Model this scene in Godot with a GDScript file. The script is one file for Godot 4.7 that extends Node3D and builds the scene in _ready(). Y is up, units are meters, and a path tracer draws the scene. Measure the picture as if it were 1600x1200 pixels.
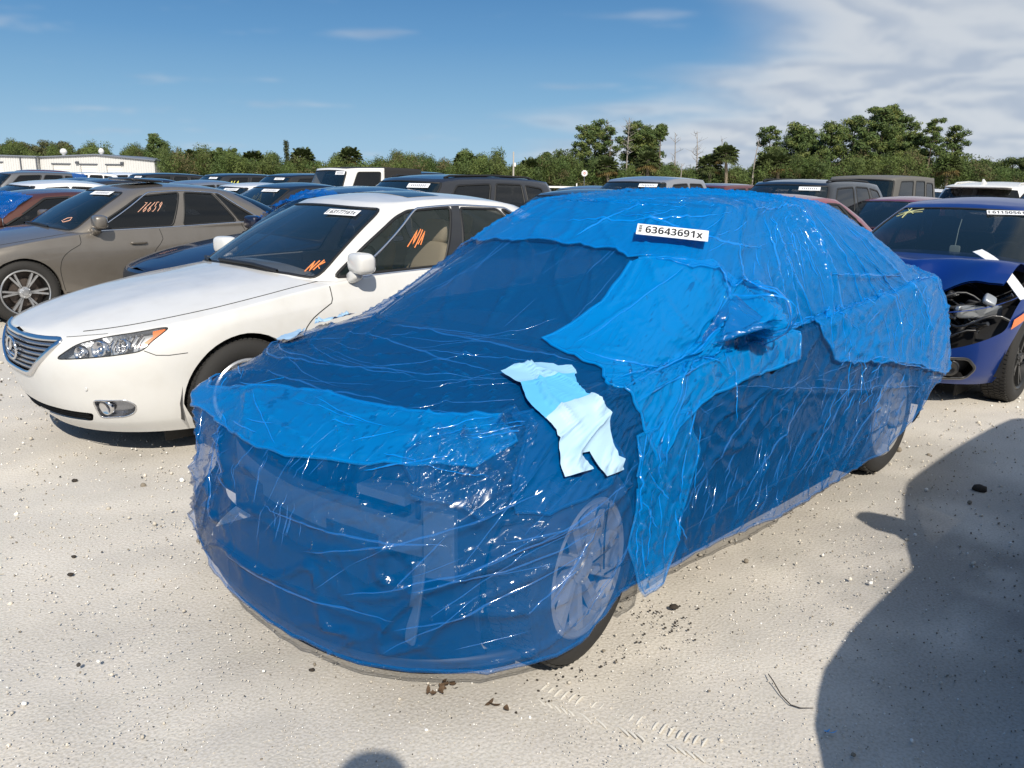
extends Node3D

const HEAD := -2.3527   # every car of the lot is parked at this angle
var rng := RandomNumberGenerator.new()
var nz := FastNoiseLite.new()
var ns := FastNoiseLite.new()   # a single octave, for clean long creases
var M := {}
var names := {}


# ---------------------------------------------------------------- mesh helpers
class Acc:
	var v := PackedVector3Array()
	var n := PackedVector3Array()
	var uv := PackedVector2Array()
	var col := PackedColorArray()
	var ix := PackedInt32Array()
	var tint := Color.WHITE
	var use_col := false

	func vert(p: Vector3, nn: Vector3, t := Vector2.ZERO) -> int:
		v.append(p)
		n.append(nn)
		uv.append(t)
		col.append(tint)
		return v.size() - 1

	func tri(a: int, b: int, c: int) -> void:
		var g := (v[b] - v[a]).cross(v[c] - v[a])
		if g.dot(n[a] + n[b] + n[c]) > 0.0:
			ix.append(a); ix.append(c); ix.append(b)
		else:
			ix.append(a); ix.append(b); ix.append(c)

	func quad(a: int, b: int, c: int, d: int) -> void:
		tri(a, b, c)
		tri(a, c, d)

	func flat(pts: Array) -> void:   # one planar polygon fan with its own normal; the corners run anticlockwise seen from outside
		var nn: Vector3 = (pts[1] - pts[0]).cross(pts[2] - pts[0]).normalized()
		var first := v.size()
		for p in pts:
			vert(p, nn, Vector2(p.x + p.z, p.y))
		for k in range(1, pts.size() - 1):
			tri(first, first + k, first + k + 1)

	func hexa(p: Array) -> void:     # eight corners: bottom ring 0-3, top ring 4-7
		var c := Vector3.ZERO
		for q in p:
			c += q / 8.0
		for f in [[0, 1, 2, 3], [4, 5, 6, 7], [0, 1, 5, 4], [1, 2, 6, 5], [2, 3, 7, 6], [3, 0, 4, 7]]:
			var a: Vector3 = p[f[0]]
			var nn: Vector3 = (p[f[1]] - a).cross(p[f[2]] - a)
			if nn.dot(a - c) < 0.0:
				flat([p[f[3]], p[f[2]], p[f[1]], p[f[0]]])
			else:
				flat([p[f[0]], p[f[1]], p[f[2]], p[f[3]]])

	func box(x: Transform3D, s: Vector3) -> void:
		var h := s / 2.0
		hexa([x * Vector3(-h.x, -h.y, -h.z), x * Vector3(h.x, -h.y, -h.z), x * Vector3(h.x, -h.y, h.z), x * Vector3(-h.x, -h.y, h.z), x * Vector3(-h.x, h.y, -h.z), x * Vector3(h.x, h.y, -h.z), x * Vector3(h.x, h.y, h.z), x * Vector3(-h.x, h.y, h.z)])

	func round_box(x: Transform3D, s: Vector3, e := 0.3, nu := 20, nv := 12) -> void:  # a superellipsoid: e 1 is an egg, e 0.1 a crisp box
		var first := v.size()
		for j in nv + 1:
			var b := PI * (float(j) / nv - 0.5)
			for i in nu + 1:
				var a := TAU * i / nu
				var ca := sp(cos(a), e); var sa := sp(sin(a), e); var cb := sp(cos(b), e); var sb := sp(sin(b), e)
				var p := Vector3(cb * ca * s.x, sb * s.y, cb * sa * s.z) * 0.5
				var nn := Vector3(sp(cos(b), 2.0 - e) * sp(cos(a), 2.0 - e) / s.x, sp(sin(b), 2.0 - e) / s.y, sp(cos(b), 2.0 - e) * sp(sin(a), 2.0 - e) / s.z)
				vert(x * p, (x.basis * nn).normalized(), Vector2(float(i) / nu, float(j) / nv))
		for j in nv:
			for i in nu:
				var o := first + j * (nu + 1) + i
				quad(o, o + 1, o + nu + 2, o + nu + 1)

	static func sp(c: float, e: float) -> float:
		return signf(c) * pow(absf(c), e)

	func lathe(x: Transform3D, prof: PackedVector2Array, seg := 32, sharp := true) -> void:  # prof: (radius, along z)
		for k in prof.size() - 1:
			var p := prof[k]; var q := prof[k + 1]
			var d := (q - p)
			if d.length() < 1e-6:
				continue
			var n0 := Vector2(d.y, -d.x).normalized()
			var na := n0; var nb := n0
			if not sharp:
				if k > 0:
					var e := prof[k] - prof[k - 1]
					na = (n0 + Vector2(e.y, -e.x).normalized()).normalized()
				if k < prof.size() - 2:
					var e2 := prof[k + 2] - prof[k + 1]
					nb = (n0 + Vector2(e2.y, -e2.x).normalized()).normalized()
			var first := v.size()
			for i in seg + 1:
				var a := TAU * i / seg
				var c := cos(a); var s := sin(a)
				vert(x * Vector3(p.x * c, p.x * s, p.y), x.basis * Vector3(na.x * c, na.x * s, na.y), Vector2(float(i) / seg, float(k)))
				vert(x * Vector3(q.x * c, q.x * s, q.y), x.basis * Vector3(nb.x * c, nb.x * s, nb.y), Vector2(float(i) / seg, float(k + 1)))
			for i in seg:
				var o := first + i * 2
				quad(o, o + 1, o + 3, o + 2)

	func tube(pts: PackedVector3Array, radii: PackedFloat32Array, seg := 8, capped := true) -> void:
		var m := pts.size()
		var first := v.size()
		var up := Vector3.UP
		for k in m:
			var t := (pts[mini(k + 1, m - 1)] - pts[maxi(k - 1, 0)]).normalized()
			if absf(t.dot(up)) > 0.95:
				up = Vector3.RIGHT if absf(t.x) < 0.9 else Vector3.BACK
			var a := t.cross(up).normalized()
			var b := a.cross(t).normalized()
			up = b
			for i in seg + 1:
				var w := TAU * i / seg
				var nn := a * cos(w) + b * sin(w)
				vert(pts[k] + nn * radii[k], nn, Vector2(float(i) / seg, float(k)))
		for k in m - 1:
			for i in seg:
				var o := first + k * (seg + 1) + i
				quad(o, o + 1, o + seg + 2, o + seg + 1)
		if capped:
			for e in [0, m - 1]:
				var nn: Vector3 = (pts[0] - pts[1]).normalized() if e == 0 else (pts[m - 1] - pts[m - 2]).normalized()
				var c := vert(pts[e], nn)
				for i in seg:
					var a: int = vert(v[first + e * (seg + 1) + i], nn)
					var b: int = vert(v[first + e * (seg + 1) + i + 1], nn)
					tri(c, a, b)

	func mesh() -> ArrayMesh:
		var m := ArrayMesh.new()
		if ix.is_empty():
			return m
		var a := []
		a.resize(Mesh.ARRAY_MAX)
		a[Mesh.ARRAY_VERTEX] = v
		a[Mesh.ARRAY_NORMAL] = n
		a[Mesh.ARRAY_TEX_UV] = uv
		if use_col:
			a[Mesh.ARRAY_COLOR] = col
		a[Mesh.ARRAY_INDEX] = ix
		m.add_surface_from_arrays(Mesh.PRIMITIVE_TRIANGLES, a)
		return m


# a sampled surface over (u, v): meshes of it with openings cut out, raised patches of it, ribbons laid along it
class Surf:
	var us: PackedFloat32Array
	var vs: PackedFloat32Array
	var P := PackedVector3Array()
	var N := PackedVector3Array()
	var nu: int
	var nv: int

	func _init(f: Callable, u: PackedFloat32Array, w: PackedFloat32Array, centre := Vector3(0, 0.5, 0)) -> void:
		us = u
		vs = w
		nu = u.size()
		nv = w.size()
		for i in nu:
			for j in nv:
				P.append(f.call(us[i], vs[j]))
		var sum := 0.0
		for i in nu:
			for j in nv:
				var a := P[mini(i + 1, nu - 1) * nv + j] - P[maxi(i - 1, 0) * nv + j]
				var b := P[i * nv + mini(j + 1, nv - 1)] - P[i * nv + maxi(j - 1, 0)]
				var c := a.cross(b)
				c = c.normalized() if c.length() > 1e-9 else Vector3.ZERO
				N.append(c)
				sum += c.dot(P[i * nv + j] - centre)
		if sum < 0.0:
			for k in N.size():
				N[k] = -N[k]
		for k in N.size():
			if N[k] == Vector3.ZERO:
				var alt := k + nv if k + nv < N.size() else k - nv
				N[k] = N[alt] if N[alt] != Vector3.ZERO else (P[k] - centre).normalized()

	func spot(u: float, w: float) -> Array:   # [point, normal]
		var i := clampi(us.bsearch(u) - 1, 0, nu - 2)
		var j := clampi(vs.bsearch(w) - 1, 0, nv - 2)
		return spot_in(i, j, u, w)

	func spot_in(i: int, j: int, u: float, w: float) -> Array:
		var a := clampf((u - us[i]) / (us[i + 1] - us[i]), -0.5, 1.5)
		var b := clampf((w - vs[j]) / (vs[j + 1] - vs[j]), -0.5, 1.5)
		var o := i * nv + j
		var p := P[o].lerp(P[o + nv], a).lerp(P[o + 1].lerp(P[o + nv + 1], a), b)
		var n := N[o].lerp(N[o + nv], a).lerp(N[o + 1].lerp(N[o + nv + 1], a), b).normalized()
		return [p, n]

	static func bounds(poly: PackedVector2Array) -> Rect2:
		var r := Rect2(poly[0], Vector2.ZERO)
		for p in poly:
			r = r.expand(p)
		return r

	func mesh_into(acc: Acc, holes: Array, skip = null, off := 0.0) -> void:
		var boxes := []
		for h in holes:
			boxes.append(bounds(h))
		var id := PackedInt32Array()
		id.resize(nu * nv)
		id.fill(-1)
		for i in nu - 1:
			for j in nv - 1:
				if skip != null and skip.call((P[i * nv + j] + P[(i + 1) * nv + j + 1]) / 2.0):
					continue
				var cell := Rect2(us[i], vs[j], us[i + 1] - us[i], vs[j + 1] - vs[j])
				var near := []
				for k in holes.size():
					if cell.intersects(boxes[k]):
						near.append(holes[k])
				if near.is_empty():
					for o in [i * nv + j, (i + 1) * nv + j, (i + 1) * nv + j + 1, i * nv + j + 1]:
						if id[o] < 0:
							id[o] = acc.vert(P[o] + N[o] * off, N[o], Vector2(us[o / nv], vs[o % nv]))
					acc.quad(id[i * nv + j], id[(i + 1) * nv + j], id[(i + 1) * nv + j + 1], id[i * nv + j + 1])
					continue
				var left := [PackedVector2Array([cell.position, Vector2(cell.end.x, cell.position.y), cell.end, Vector2(cell.position.x, cell.end.y)])]
				for h in near:
					var next := []
					for piece in left:
						for q in Geometry2D.clip_polygons(piece, h):
							if not Geometry2D.is_polygon_clockwise(q):
								next.append(q)
					left = next
				for piece in left:
					fill(acc, i, j, piece, off)

	func fill(acc: Acc, i: int, j: int, piece: PackedVector2Array, off: float) -> void:
		var t := Geometry2D.triangulate_polygon(piece)
		var first := acc.v.size()
		for p in piece:
			var s := spot_in(i, j, p.x, p.y)
			acc.vert(s[0] + s[1] * off, s[1], p)
		for k in range(0, t.size(), 3):
			acc.tri(first + t[k], first + t[k + 1], first + t[k + 2])

	func patch_into(acc: Acc, poly: PackedVector2Array, off: float, minus := PackedVector2Array()) -> void:
		var b := bounds(poly)
		if Geometry2D.is_polygon_clockwise(poly):
			poly = poly.duplicate()
			poly.reverse()
		for i in nu - 1:
			if us[i + 1] < b.position.x or us[i] > b.end.x:
				continue
			for j in nv - 1:
				if vs[j + 1] < b.position.y or vs[j] > b.end.y:
					continue
				var cell := PackedVector2Array([Vector2(us[i], vs[j]), Vector2(us[i + 1], vs[j]), Vector2(us[i + 1], vs[j + 1]), Vector2(us[i], vs[j + 1])])
				for piece in Geometry2D.intersect_polygons(cell, poly):
					if Geometry2D.is_polygon_clockwise(piece):
						continue
					if minus.is_empty():
						fill(acc, i, j, piece, off)
					else:
						for q in Geometry2D.clip_polygons(piece, minus):
							if not Geometry2D.is_polygon_clockwise(q):
								fill(acc, i, j, q, off)

	# a bar laid along a line of (u, v) points, width across and height proud of the surface
	func ribbon_into(acc: Acc, line: PackedVector2Array, width: float, height: float, closed := false, step := 0.03) -> void:
		var pts := []
		var m := line.size()
		for k in (m if closed else m - 1):
			var a := line[k]; var b := line[(k + 1) % m]
			var d: float = (spot(a.x, a.y)[0] - spot(b.x, b.y)[0]).length()
			var c := maxi(1, int(d / step))
			for i in c:
				pts.append(a.lerp(b, float(i) / c))
		if not closed:
			pts.append(line[m - 1])
		var sp := []
		for p in pts:
			sp.append(spot(p.x, p.y))
		var cnt := sp.size()
		var rows := []
		for k in cnt:
			var p: Vector3 = sp[k][0]; var nn: Vector3 = sp[k][1]
			var prev: Vector3 = sp[(k - 1 + cnt) % cnt][0] if closed else sp[maxi(k - 1, 0)][0]
			var nxt: Vector3 = sp[(k + 1) % cnt][0] if closed else sp[mini(k + 1, cnt - 1)][0]
			var across := (nxt - prev).cross(nn).normalized() * width / 2.0
			var side := across.normalized()
			rows.append([acc.vert(p - across - nn * 0.002, -side), acc.vert(p - across + nn * height, (nn - side).normalized()), acc.vert(p + across + nn * height, (nn + side).normalized()), acc.vert(p + across - nn * 0.002, side)])
		for k in (cnt if closed else cnt - 1):
			var a = rows[k]; var b = rows[(k + 1) % cnt]
			for q in 3:
				acc.quad(a[q], b[q], b[q + 1], a[q + 1])

	static func weld(a: Surf, ja: int, b: Surf, jb: int) -> void:   # smooth the edge that two surfaces share
		for i in a.nu:
			var nn := (a.N[i * a.nv + ja] + b.N[i * b.nv + jb]).normalized()
			a.N[i * a.nv + ja] = nn
			b.N[i * b.nv + jb] = nn


func numbered(called: String) -> String:
	var k: int = names.get(called, 0)
	names[called] = k + 1
	return called if k == 0 else "%s_%03d" % [called, k]


func part(parent: Node, called: String, acc, mat: Material) -> MeshInstance3D:
	var o := MeshInstance3D.new()
	o.name = called
	o.mesh = acc.mesh() if acc is Acc else acc
	if o.mesh.get_surface_count():
		o.set_surface_override_material(0, mat)
	var k := 0
	while parent.has_node(NodePath(o.name)):
		k += 1
		o.name = "%s_%03d" % [called, k]
	parent.add_child(o, true)
	return o


func holder(parent: Node, called: String) -> Node3D:
	var o := Node3D.new()
	o.name = called
	var k := 0
	while parent.has_node(NodePath(o.name)):
		k += 1
		o.name = "%s_%03d" % [called, k]
	parent.add_child(o, true)
	return o


func tag(o: Node, label := "", category := "", group := "", kind := "") -> Node:
	for e in [["label", label], ["category", category], ["group", group], ["kind", kind]]:
		if e[1]:
			o.set_meta(e[0], e[1])
	return o


func thing(called: String, label: String, category: String, at := Vector3.ZERO, turn := 0.0, group := "") -> Node3D:
	var o := Node3D.new()
	o.name = numbered(called)
	add_child(o)
	o.position = at
	o.rotation.y = turn
	tag(o, label, category, group)
	return o


func solid(called: String, acc, mat: Material, label := "", category := "", group := "", kind := "") -> MeshInstance3D:
	var o := part(self, numbered(called), acc, mat)
	tag(o, label, category, group, kind)
	return o


func lin(r: float, g: float, b: float) -> Color:
	return Color(r, g, b).linear_to_srgb()


func mat(color: Color, rough := 0.7, metal := 0.0) -> StandardMaterial3D:
	var m := StandardMaterial3D.new()
	m.albedo_color = color
	m.roughness = rough
	m.metallic = metal
	return m


func paint(color: Color, flake := 0.0, rough := 0.4) -> StandardMaterial3D:
	var m := mat(color, rough, flake)
	m.clearcoat_enabled = true
	m.clearcoat = 1.0
	m.clearcoat_roughness = 0.04
	return m


func pane(color: Color, alpha: float, rough := 0.02) -> StandardMaterial3D:
	var m := mat(Color(color, alpha), rough)
	m.transparency = BaseMaterial3D.TRANSPARENCY_ALPHA
	return m


func noise_tex(freq: float, size := 512, oct := 4, kind := FastNoiseLite.TYPE_SIMPLEX_SMOOTH, sd := 1) -> NoiseTexture2D:
	var t := NoiseTexture2D.new()
	var n := FastNoiseLite.new()
	n.noise_type = kind
	n.frequency = freq
	n.fractal_octaves = oct
	n.seed = sd
	t.noise = n
	t.width = size
	t.height = size
	t.seamless = true
	return t


func ramp(pairs: Array) -> Gradient:
	var g := Gradient.new()
	g.offsets = PackedFloat32Array(pairs.map(func(p): return p[0]))
	g.colors = PackedColorArray(pairs.map(func(p): return p[1]))
	return g


func tb(t: PackedVector2Array, x: float) -> float:   # smooth curve through the points of a table that is sorted by x
	var m := t.size()
	if x <= t[0].x:
		return t[0].y
	if x >= t[m - 1].x:
		return t[m - 1].y
	var i := 0
	while t[i + 1].x < x:
		i += 1
	var h := t[i + 1].x - t[i].x
	var sl := (t[i + 1].y - t[i].y) / h
	var m0 := sl
	var m1 := sl
	if i > 0:
		var s0 := (t[i].y - t[i - 1].y) / (t[i].x - t[i - 1].x)
		m0 = 0.0 if s0 * sl <= 0.0 else 2.0 * s0 * sl / (s0 + sl)
	if i < m - 2:
		var s1 := (t[i + 2].y - t[i + 1].y) / (t[i + 2].x - t[i + 1].x)
		m1 = 0.0 if s1 * sl <= 0.0 else 2.0 * s1 * sl / (s1 + sl)
	var u := (x - t[i].x) / h
	var u2 := u * u
	var u3 := u2 * u
	return (2 * u3 - 3 * u2 + 1) * t[i].y + (u3 - 2 * u2 + u) * h * m0 + (-2 * u3 + 3 * u2) * t[i + 1].y + (u3 - u2) * h * m1


func table(a: Array) -> PackedVector2Array:
	var t := PackedVector2Array()
	for k in range(0, a.size(), 2):
		t.append(Vector2(a[k], a[k + 1]))
	if t[0].x > t[t.size() - 1].x:
		t.reverse()
	return t


func spread(stops: Array) -> PackedFloat32Array:   # [from, count, to, count, to ...]
	var r := PackedFloat32Array([stops[0]])
	for k in range(1, stops.size(), 2):
		var a: float = r[r.size() - 1]
		for i in int(stops[k]):
			r.append(lerpf(a, stops[k + 1], float(i + 1) / stops[k]))
	return r


# ---------------------------------------------------------------- cars
# A car's own axes: x to its front, y up, z to its right; the origin lies on the ground midway between the axles.
# Its skin is four sampled surfaces: the sides wrapped round the whole car (s 0 at the nose, +-1 at the tail, + on its left), the deck, the cabin and the roof.
func spec_sedan() -> Dictionary:
	return {
		axle = 1.39, wheel = 0.325, arch = 0.37, track = 0.80,
		xf = table([0.15, 2.2, 0.24, 2.28, 0.38, 2.34, 0.55, 2.37, 0.66, 2.35, 0.74, 2.27, 0.82, 2.1]),
		xr = table([0.15, -2.18, 0.25, -2.3, 0.45, -2.4, 0.62, -2.42, 0.85, -2.40, 1.0, -2.33]),
		w = table([0.15, 0.83, 0.26, 0.875, 0.45, 0.90, 0.62, 0.915, 0.76, 0.905, 0.86, 0.875, 0.96, 0.835]),
		lf = 0.95, nf = 2.5, lr = 0.8, nr = 2.8,
		bottom = table([2.4, 0.155, 1.9, 0.15, 1.0, 0.20, -1.0, 0.20, -1.9, 0.24, -2.4, 0.30]),
		shoulder = table([2.4, 0.69, 2.1, 0.745, 1.7, 0.83, 1.2, 0.90, 0.7, 0.945, -0.3, 0.97, -1.3, 1.005, -1.9, 1.01, -2.4, 0.985]),
		deck = table([2.4, 0.695, 2.1, 0.80, 1.7, 0.895, 1.2, 0.97, 0.8, 1.015, 0.0, 1.03, -1.4, 1.06, -1.9, 1.085, -2.25, 1.075, -2.4, 1.0]),
		deck_p = 2.6, ridge = 0.0,
		cxf = 1.02, clf = 0.36, cxr = -1.95, clr = 0.55, cw = 0.815, cn = 2.4,
		txf = 0.20, tlf = 0.30, txr = -1.02, tlr = 0.22, tw = 0.575, bulge = 0.05, bulge_x = 0.03,
		roof = table([0.5, 1.30, 0.2, 1.385, -0.1, 1.425, -0.45, 1.44, -0.8, 1.42, -1.1, 1.36, -1.3, 1.30]), crown = 0.045,
		shield = [0.205, 0.03, 0.215, 0.92],          # windscreen: half-width at the foot, foot, half-width at the head, head
		back = [0.795, 0.04, 0.80, 0.90],
		side_glass = [[[0.274, 0.06], [0.472, 0.055], [0.470, 0.865], [0.295, 0.845]], [[0.500, 0.055], [0.668, 0.06], [0.660, 0.855], [0.497, 0.865]], [[0.680, 0.06], [0.738, 0.07], [0.690, 0.845], [0.672, 0.852]]],
		headlight = [[0.115, 0.80], [0.20, 0.66], [0.245, 0.86], [0.225, 0.97], [0.15, 0.985]],
		taillight = [[0.80, 0.62], [0.90, 0.62], [0.91, 0.86], [0.79, 0.88]],
		grille = [[-0.075, 0.60], [0.075, 0.60], [0.09, 0.95], [-0.09, 0.95]],
		intake = [[-0.10, 0.14], [0.10, 0.14], [0.085, 0.32], [-0.085, 0.32]],
		seams = [0.27, 0.487, 0.70], mirror = Vector2(0.60, 1.0),
	}


func spec_suv() -> Dictionary:
	var s := spec_sedan()
	s.merge({
		axle = 1.36, wheel = 0.36, arch = 0.415,
		xf = table([0.2, 2.08, 0.32, 2.20, 0.5, 2.26, 0.7, 2.28, 0.86, 2.24, 0.96, 2.14]),
		xr = table([0.2, -2.12, 0.35, -2.24, 0.6, -2.30, 0.95, -2.30, 1.1, -2.26]),
		w = table([0.2, 0.84, 0.32, 0.89, 0.55, 0.92, 0.75, 0.93, 0.92, 0.915, 1.04, 0.875, 1.12, 0.85]),
		lf = 0.8, nf = 2.8, lr = 0.6, nr = 3.0,
		bottom = table([2.3, 0.27, 1.9, 0.24, 1.0, 0.25, -1.0, 0.25, -2.3, 0.36]),
		shoulder = table([2.3, 0.86, 2.0, 0.92, 1.4, 0.99, 0.7, 1.03, -0.5, 1.06, -1.6, 1.09, -2.3, 1.10]),
		deck = table([2.3, 0.865, 2.05, 0.965, 1.6, 1.04, 1.0, 1.10, 0.6, 1.12, -1.0, 1.14, -2.1, 1.14, -2.3, 1.11]),
		cxf = 1.02, clf = 0.34, cxr = -2.24, clr = 0.42, cw = 0.845,
		txf = 0.34, tlf = 0.25, txr = -1.98, tlr = 0.2, tw = 0.62, bulge = 0.045,
		roof = table([0.6, 1.58, 0.3, 1.65, -0.1, 1.69, -0.7, 1.70, -1.4, 1.68, -2.0, 1.62, -2.2, 1.57]), crown = 0.04,
		back = [0.81, 0.10, 0.815, 0.88],
		side_glass = [[[0.276, 0.07], [0.455, 0.06], [0.455, 0.86], [0.295, 0.84]], [[0.48, 0.06], [0.62, 0.07], [0.61, 0.86], [0.48, 0.865]], [[0.637, 0.10], [0.732, 0.22], [0.715, 0.80], [0.628, 0.85]]],
		headlight = [[0.10, 0.78], [0.20, 0.74], [0.235, 0.90], [0.22, 0.96], [0.11, 0.92]],
		grille = [[-0.085, 0.66], [0.085, 0.66], [0.09, 0.92], [-0.09, 0.92]],
		taillight = [[0.80, 0.66], [0.87, 0.66], [0.87, 0.95], [0.80, 0.95]],
		seams = [0.27, 0.467, 0.63], mirror = Vector2(0.68, 1.12),
	}, true)
	return s


func spec_pickup() -> Dictionary:
	var s := spec_suv()
	s.merge({
		axle = 1.75, cxr = -0.95, clr = 0.25, txr = -0.80, tlr = 0.2, cxf = 1.3, txf = 0.62,
		xf = table([0.25, 2.55, 0.4, 2.64, 0.7, 2.66, 0.95, 2.62, 1.03, 2.5]), xr = table([0.25, -2.6, 0.5, -2.7, 1.1, -2.7]),
		shoulder = table([2.7, 0.94, 2.3, 1.0, 1.5, 1.06, 0.0, 1.10, -2.7, 1.14]),
		deck = table([2.7, 0.945, 2.4, 1.05, 1.6, 1.12, 1.0, 1.15, -0.6, 1.15, -2.7, 1.15]),
		roof = table([0.9, 1.62, 0.5, 1.72, 0.1, 1.76, -0.5, 1.75, -0.9, 1.70]),
		side_glass = [[[0.278, 0.07], [0.50, 0.06], [0.495, 0.86], [0.30, 0.84]], [[0.535, 0.06], [0.715, 0.06], [0.70, 0.86], [0.53, 0.86]]],
		seams = [0.27, 0.515], mirror = Vector2(1.0, 1.16),
	}, true)
	return s


func spec_jeep() -> Dictionary:
	var s := spec_suv()
	s.merge({
		axle = 1.47, wheel = 0.40, arch = 0.45, lf = 0.30, nf = 3.4, lr = 0.25, nr = 4.0,
		xf = table([0.35, 1.95, 0.6, 2.0, 1.0, 2.0, 1.15, 1.95]), xr = table([0.35, -2.0, 0.6, -2.05, 1.2, -2.05]),
		w = table([0.35, 0.78, 0.6, 0.80, 1.2, 0.78]),
		bottom = table([2.0, 0.5, 0.8, 0.42, -1.0, 0.42, -2.0, 0.5]),
		shoulder = table([2.0, 1.08, 1.0, 1.14, -2.1, 1.16]), deck = table([2.0, 1.10, 1.0, 1.20, 0.8, 1.20, -2.1, 1.18]),
		cxf = 0.75, clf = 0.12, cxr = -1.98, clr = 0.15, cw = 0.765, cn = 3.5, txf = 0.45, tlf = 0.12, txr = -1.9, tlr = 0.15, tw = 0.68, bulge = 0.0, bulge_x = 0.0,
		roof = table([0.6, 1.80, 0.2, 1.85, -1.0, 1.87, -1.9, 1.84]), crown = 0.03,
		shield = [0.205, 0.05, 0.205, 0.90], back = [0.80, 0.1, 0.80, 0.85],
		side_glass = [[[0.29, 0.05], [0.47, 0.05], [0.47, 0.86], [0.31, 0.86]], [[0.50, 0.05], [0.62, 0.05], [0.62, 0.86], [0.50, 0.86]], [[0.64, 0.10], [0.73, 0.10], [0.73, 0.82], [0.64, 0.82]]],
		headlight = [[0.12, 0.62], [0.17, 0.62], [0.17, 0.85], [0.12, 0.85]], grille = [[-0.10, 0.5], [0.10, 0.5], [0.10, 0.92], [-0.10, 0.92]],
		seams = [0.28, 0.485, 0.63], mirror = Vector2(0.55, 1.25),
	}, true)
	return s


func plan(S: Dictionary, a: float, h: float) -> Vector2:   # (x, half-width) of the side skin at height h
	var xf := tb(S.xf, h); var xr := tb(S.xr, h); var w := tb(S.w, h)
	if a < 0.25:
		var f := a * TAU
		var e: float = 2.0 / S.nf
		return Vector2(xf - S.lf + S.lf * pow(maxf(cos(f), 0.0), e), w * pow(sin(f), e))
	if a > 0.75:
		var f := (1.0 - a) * TAU
		var e: float = 2.0 / S.nr
		return Vector2(xr + S.lr - S.lr * pow(maxf(cos(f), 0.0), e), w * pow(maxf(sin(f), 0.0), e))
	return Vector2(lerpf(xf - S.lf, xr + S.lr, (a - 0.25) / 0.5), w)


func side_pt(S: Dictionary, s: float, v: float) -> Vector3:
	var a := absf(s)
	var x0 := plan(S, a, 0.62).x
	var h := lerpf(tb(S.bottom, x0), tb(S.shoulder, x0), v)
	var p := plan(S, a, h)
	return Vector3(p.x, h, -signf(s) * p.y)


func side_uv(S: Dictionary, x: float, h: float) -> Vector2:   # where on the left side a point lies
	var a := side_a(S, x, h)
	var x0 := plan(S, a, 0.62).x
	var b := tb(S.bottom, x0)
	return Vector2(a, (h - b) / (tb(S.shoulder, x0) - b))


func side_a(S: Dictionary, x: float, h: float) -> float:
	var xf := tb(S.xf, h); var xr := tb(S.xr, h)
	if x > xf - S.lf:
		return acos(pow(clampf((x - xf + S.lf) / S.lf, 0.0, 1.0), S.nf / 2.0)) / TAU
	if x < xr + S.lr:
		return 1.0 - acos(pow(clampf((xr + S.lr - x) / S.lr, 0.0, 1.0), S.nr / 2.0)) / TAU
	return 0.25 + 0.5 * (xf - S.lf - x) / (xf - S.lf - xr - S.lr)


func half_at(S: Dictionary, x: float) -> float:   # half-width of the deck at x
	var h := tb(S.shoulder, x)
	return plan(S, side_a(S, x, h), h).y


func deck_z(S: Dictionary, x: float, y: float) -> float:
	var ye := maxf(half_at(S, x), 0.001)
	return deck_at(S, x, absf(y), ye, tb(S.shoulder, x))


func deck_at(S: Dictionary, x: float, y: float, ye: float, he: float) -> float:
	var r := minf(y / ye, 1.0)
	var h := he + (tb(S.deck, x) - he) * (1.0 - pow(r, S.deck_p))
	if S.ridge > 0.0 and x > 0.6:
		h += S.ridge * exp(-pow((y - lerpf(0.62, 0.30, clampf((x - 0.9) / 1.3, 0.0, 1.0))) / 0.07, 2.0)) * (1.0 - r) * 2.0
	return h


func deck_pt(S: Dictionary, s: float, b: float) -> Vector3:
	var e := side_pt(S, s, 1.0)
	var ye := absf(e.z)
	var y := ye * (1.0 - b)
	return Vector3(e.x, deck_at(S, e.x, y, maxf(ye, 0.001), e.y), signf(e.z) * y)


func roof_z(S: Dictionary, x: float, y: float) -> float:
	return tb(S.roof, x) + S.crown * (1.0 - pow(y / S.tw, 2.0))


func rim(S: Dictionary, a: float, xf: float, lf: float, xr: float, lr: float, w: float) -> Vector2:
	var e: float = 2.0 / S.cn
	if a < 0.25:
		var f := a * TAU
		return Vector2(xf - lf + lf * pow(maxf(cos(f), 0.0), e), w * pow(sin(f), e))
	if a > 0.75:
		var f := (1.0 - a) * TAU
		return Vector2(xr + lr - lr * pow(maxf(cos(f), 0.0), e), w * pow(maxf(sin(f), 0.0), e))
	return Vector2(lerpf(xf - lf, xr + lr, (a - 0.25) / 0.5), w)


func cabin_pt(S: Dictionary, s: float, v: float) -> Vector3:
	var a := absf(s)
	var b := rim(S, a, S.cxf, S.clf, S.cxr, S.clr, S.cw)
	var t := rim(S, a, S.txf, S.tlf, S.txr, S.tlr, S.tw)
	var hb := deck_z(S, b.x, b.y) - 0.012
	var ht := roof_z(S, t.x, t.y)
	var k := 4.0 * v * (1.0 - v)
	var p := b.lerp(t, v)
	var ends := clampf((0.25 - a) / 0.1, 0.0, 1.0) - clampf((a - 0.75) / 0.1, 0.0, 1.0)
	return Vector3(p.x + S.bulge_x * k * ends, lerpf(hb, ht, v) + 0.02 * k * absf(ends), -signf(s) * (p.y + S.bulge * k * b.y / S.cw * (1.0 - absf(ends))))


func roof_pt(S: Dictionary, s: float, b: float) -> Vector3:
	var t := rim(S, absf(s), S.txf, S.tlf, S.txr, S.tlr, S.tw)
	var y := t.y * (1.0 - b)
	return Vector3(t.x, roof_z(S, t.x, y), -signf(s) * y)


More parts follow.
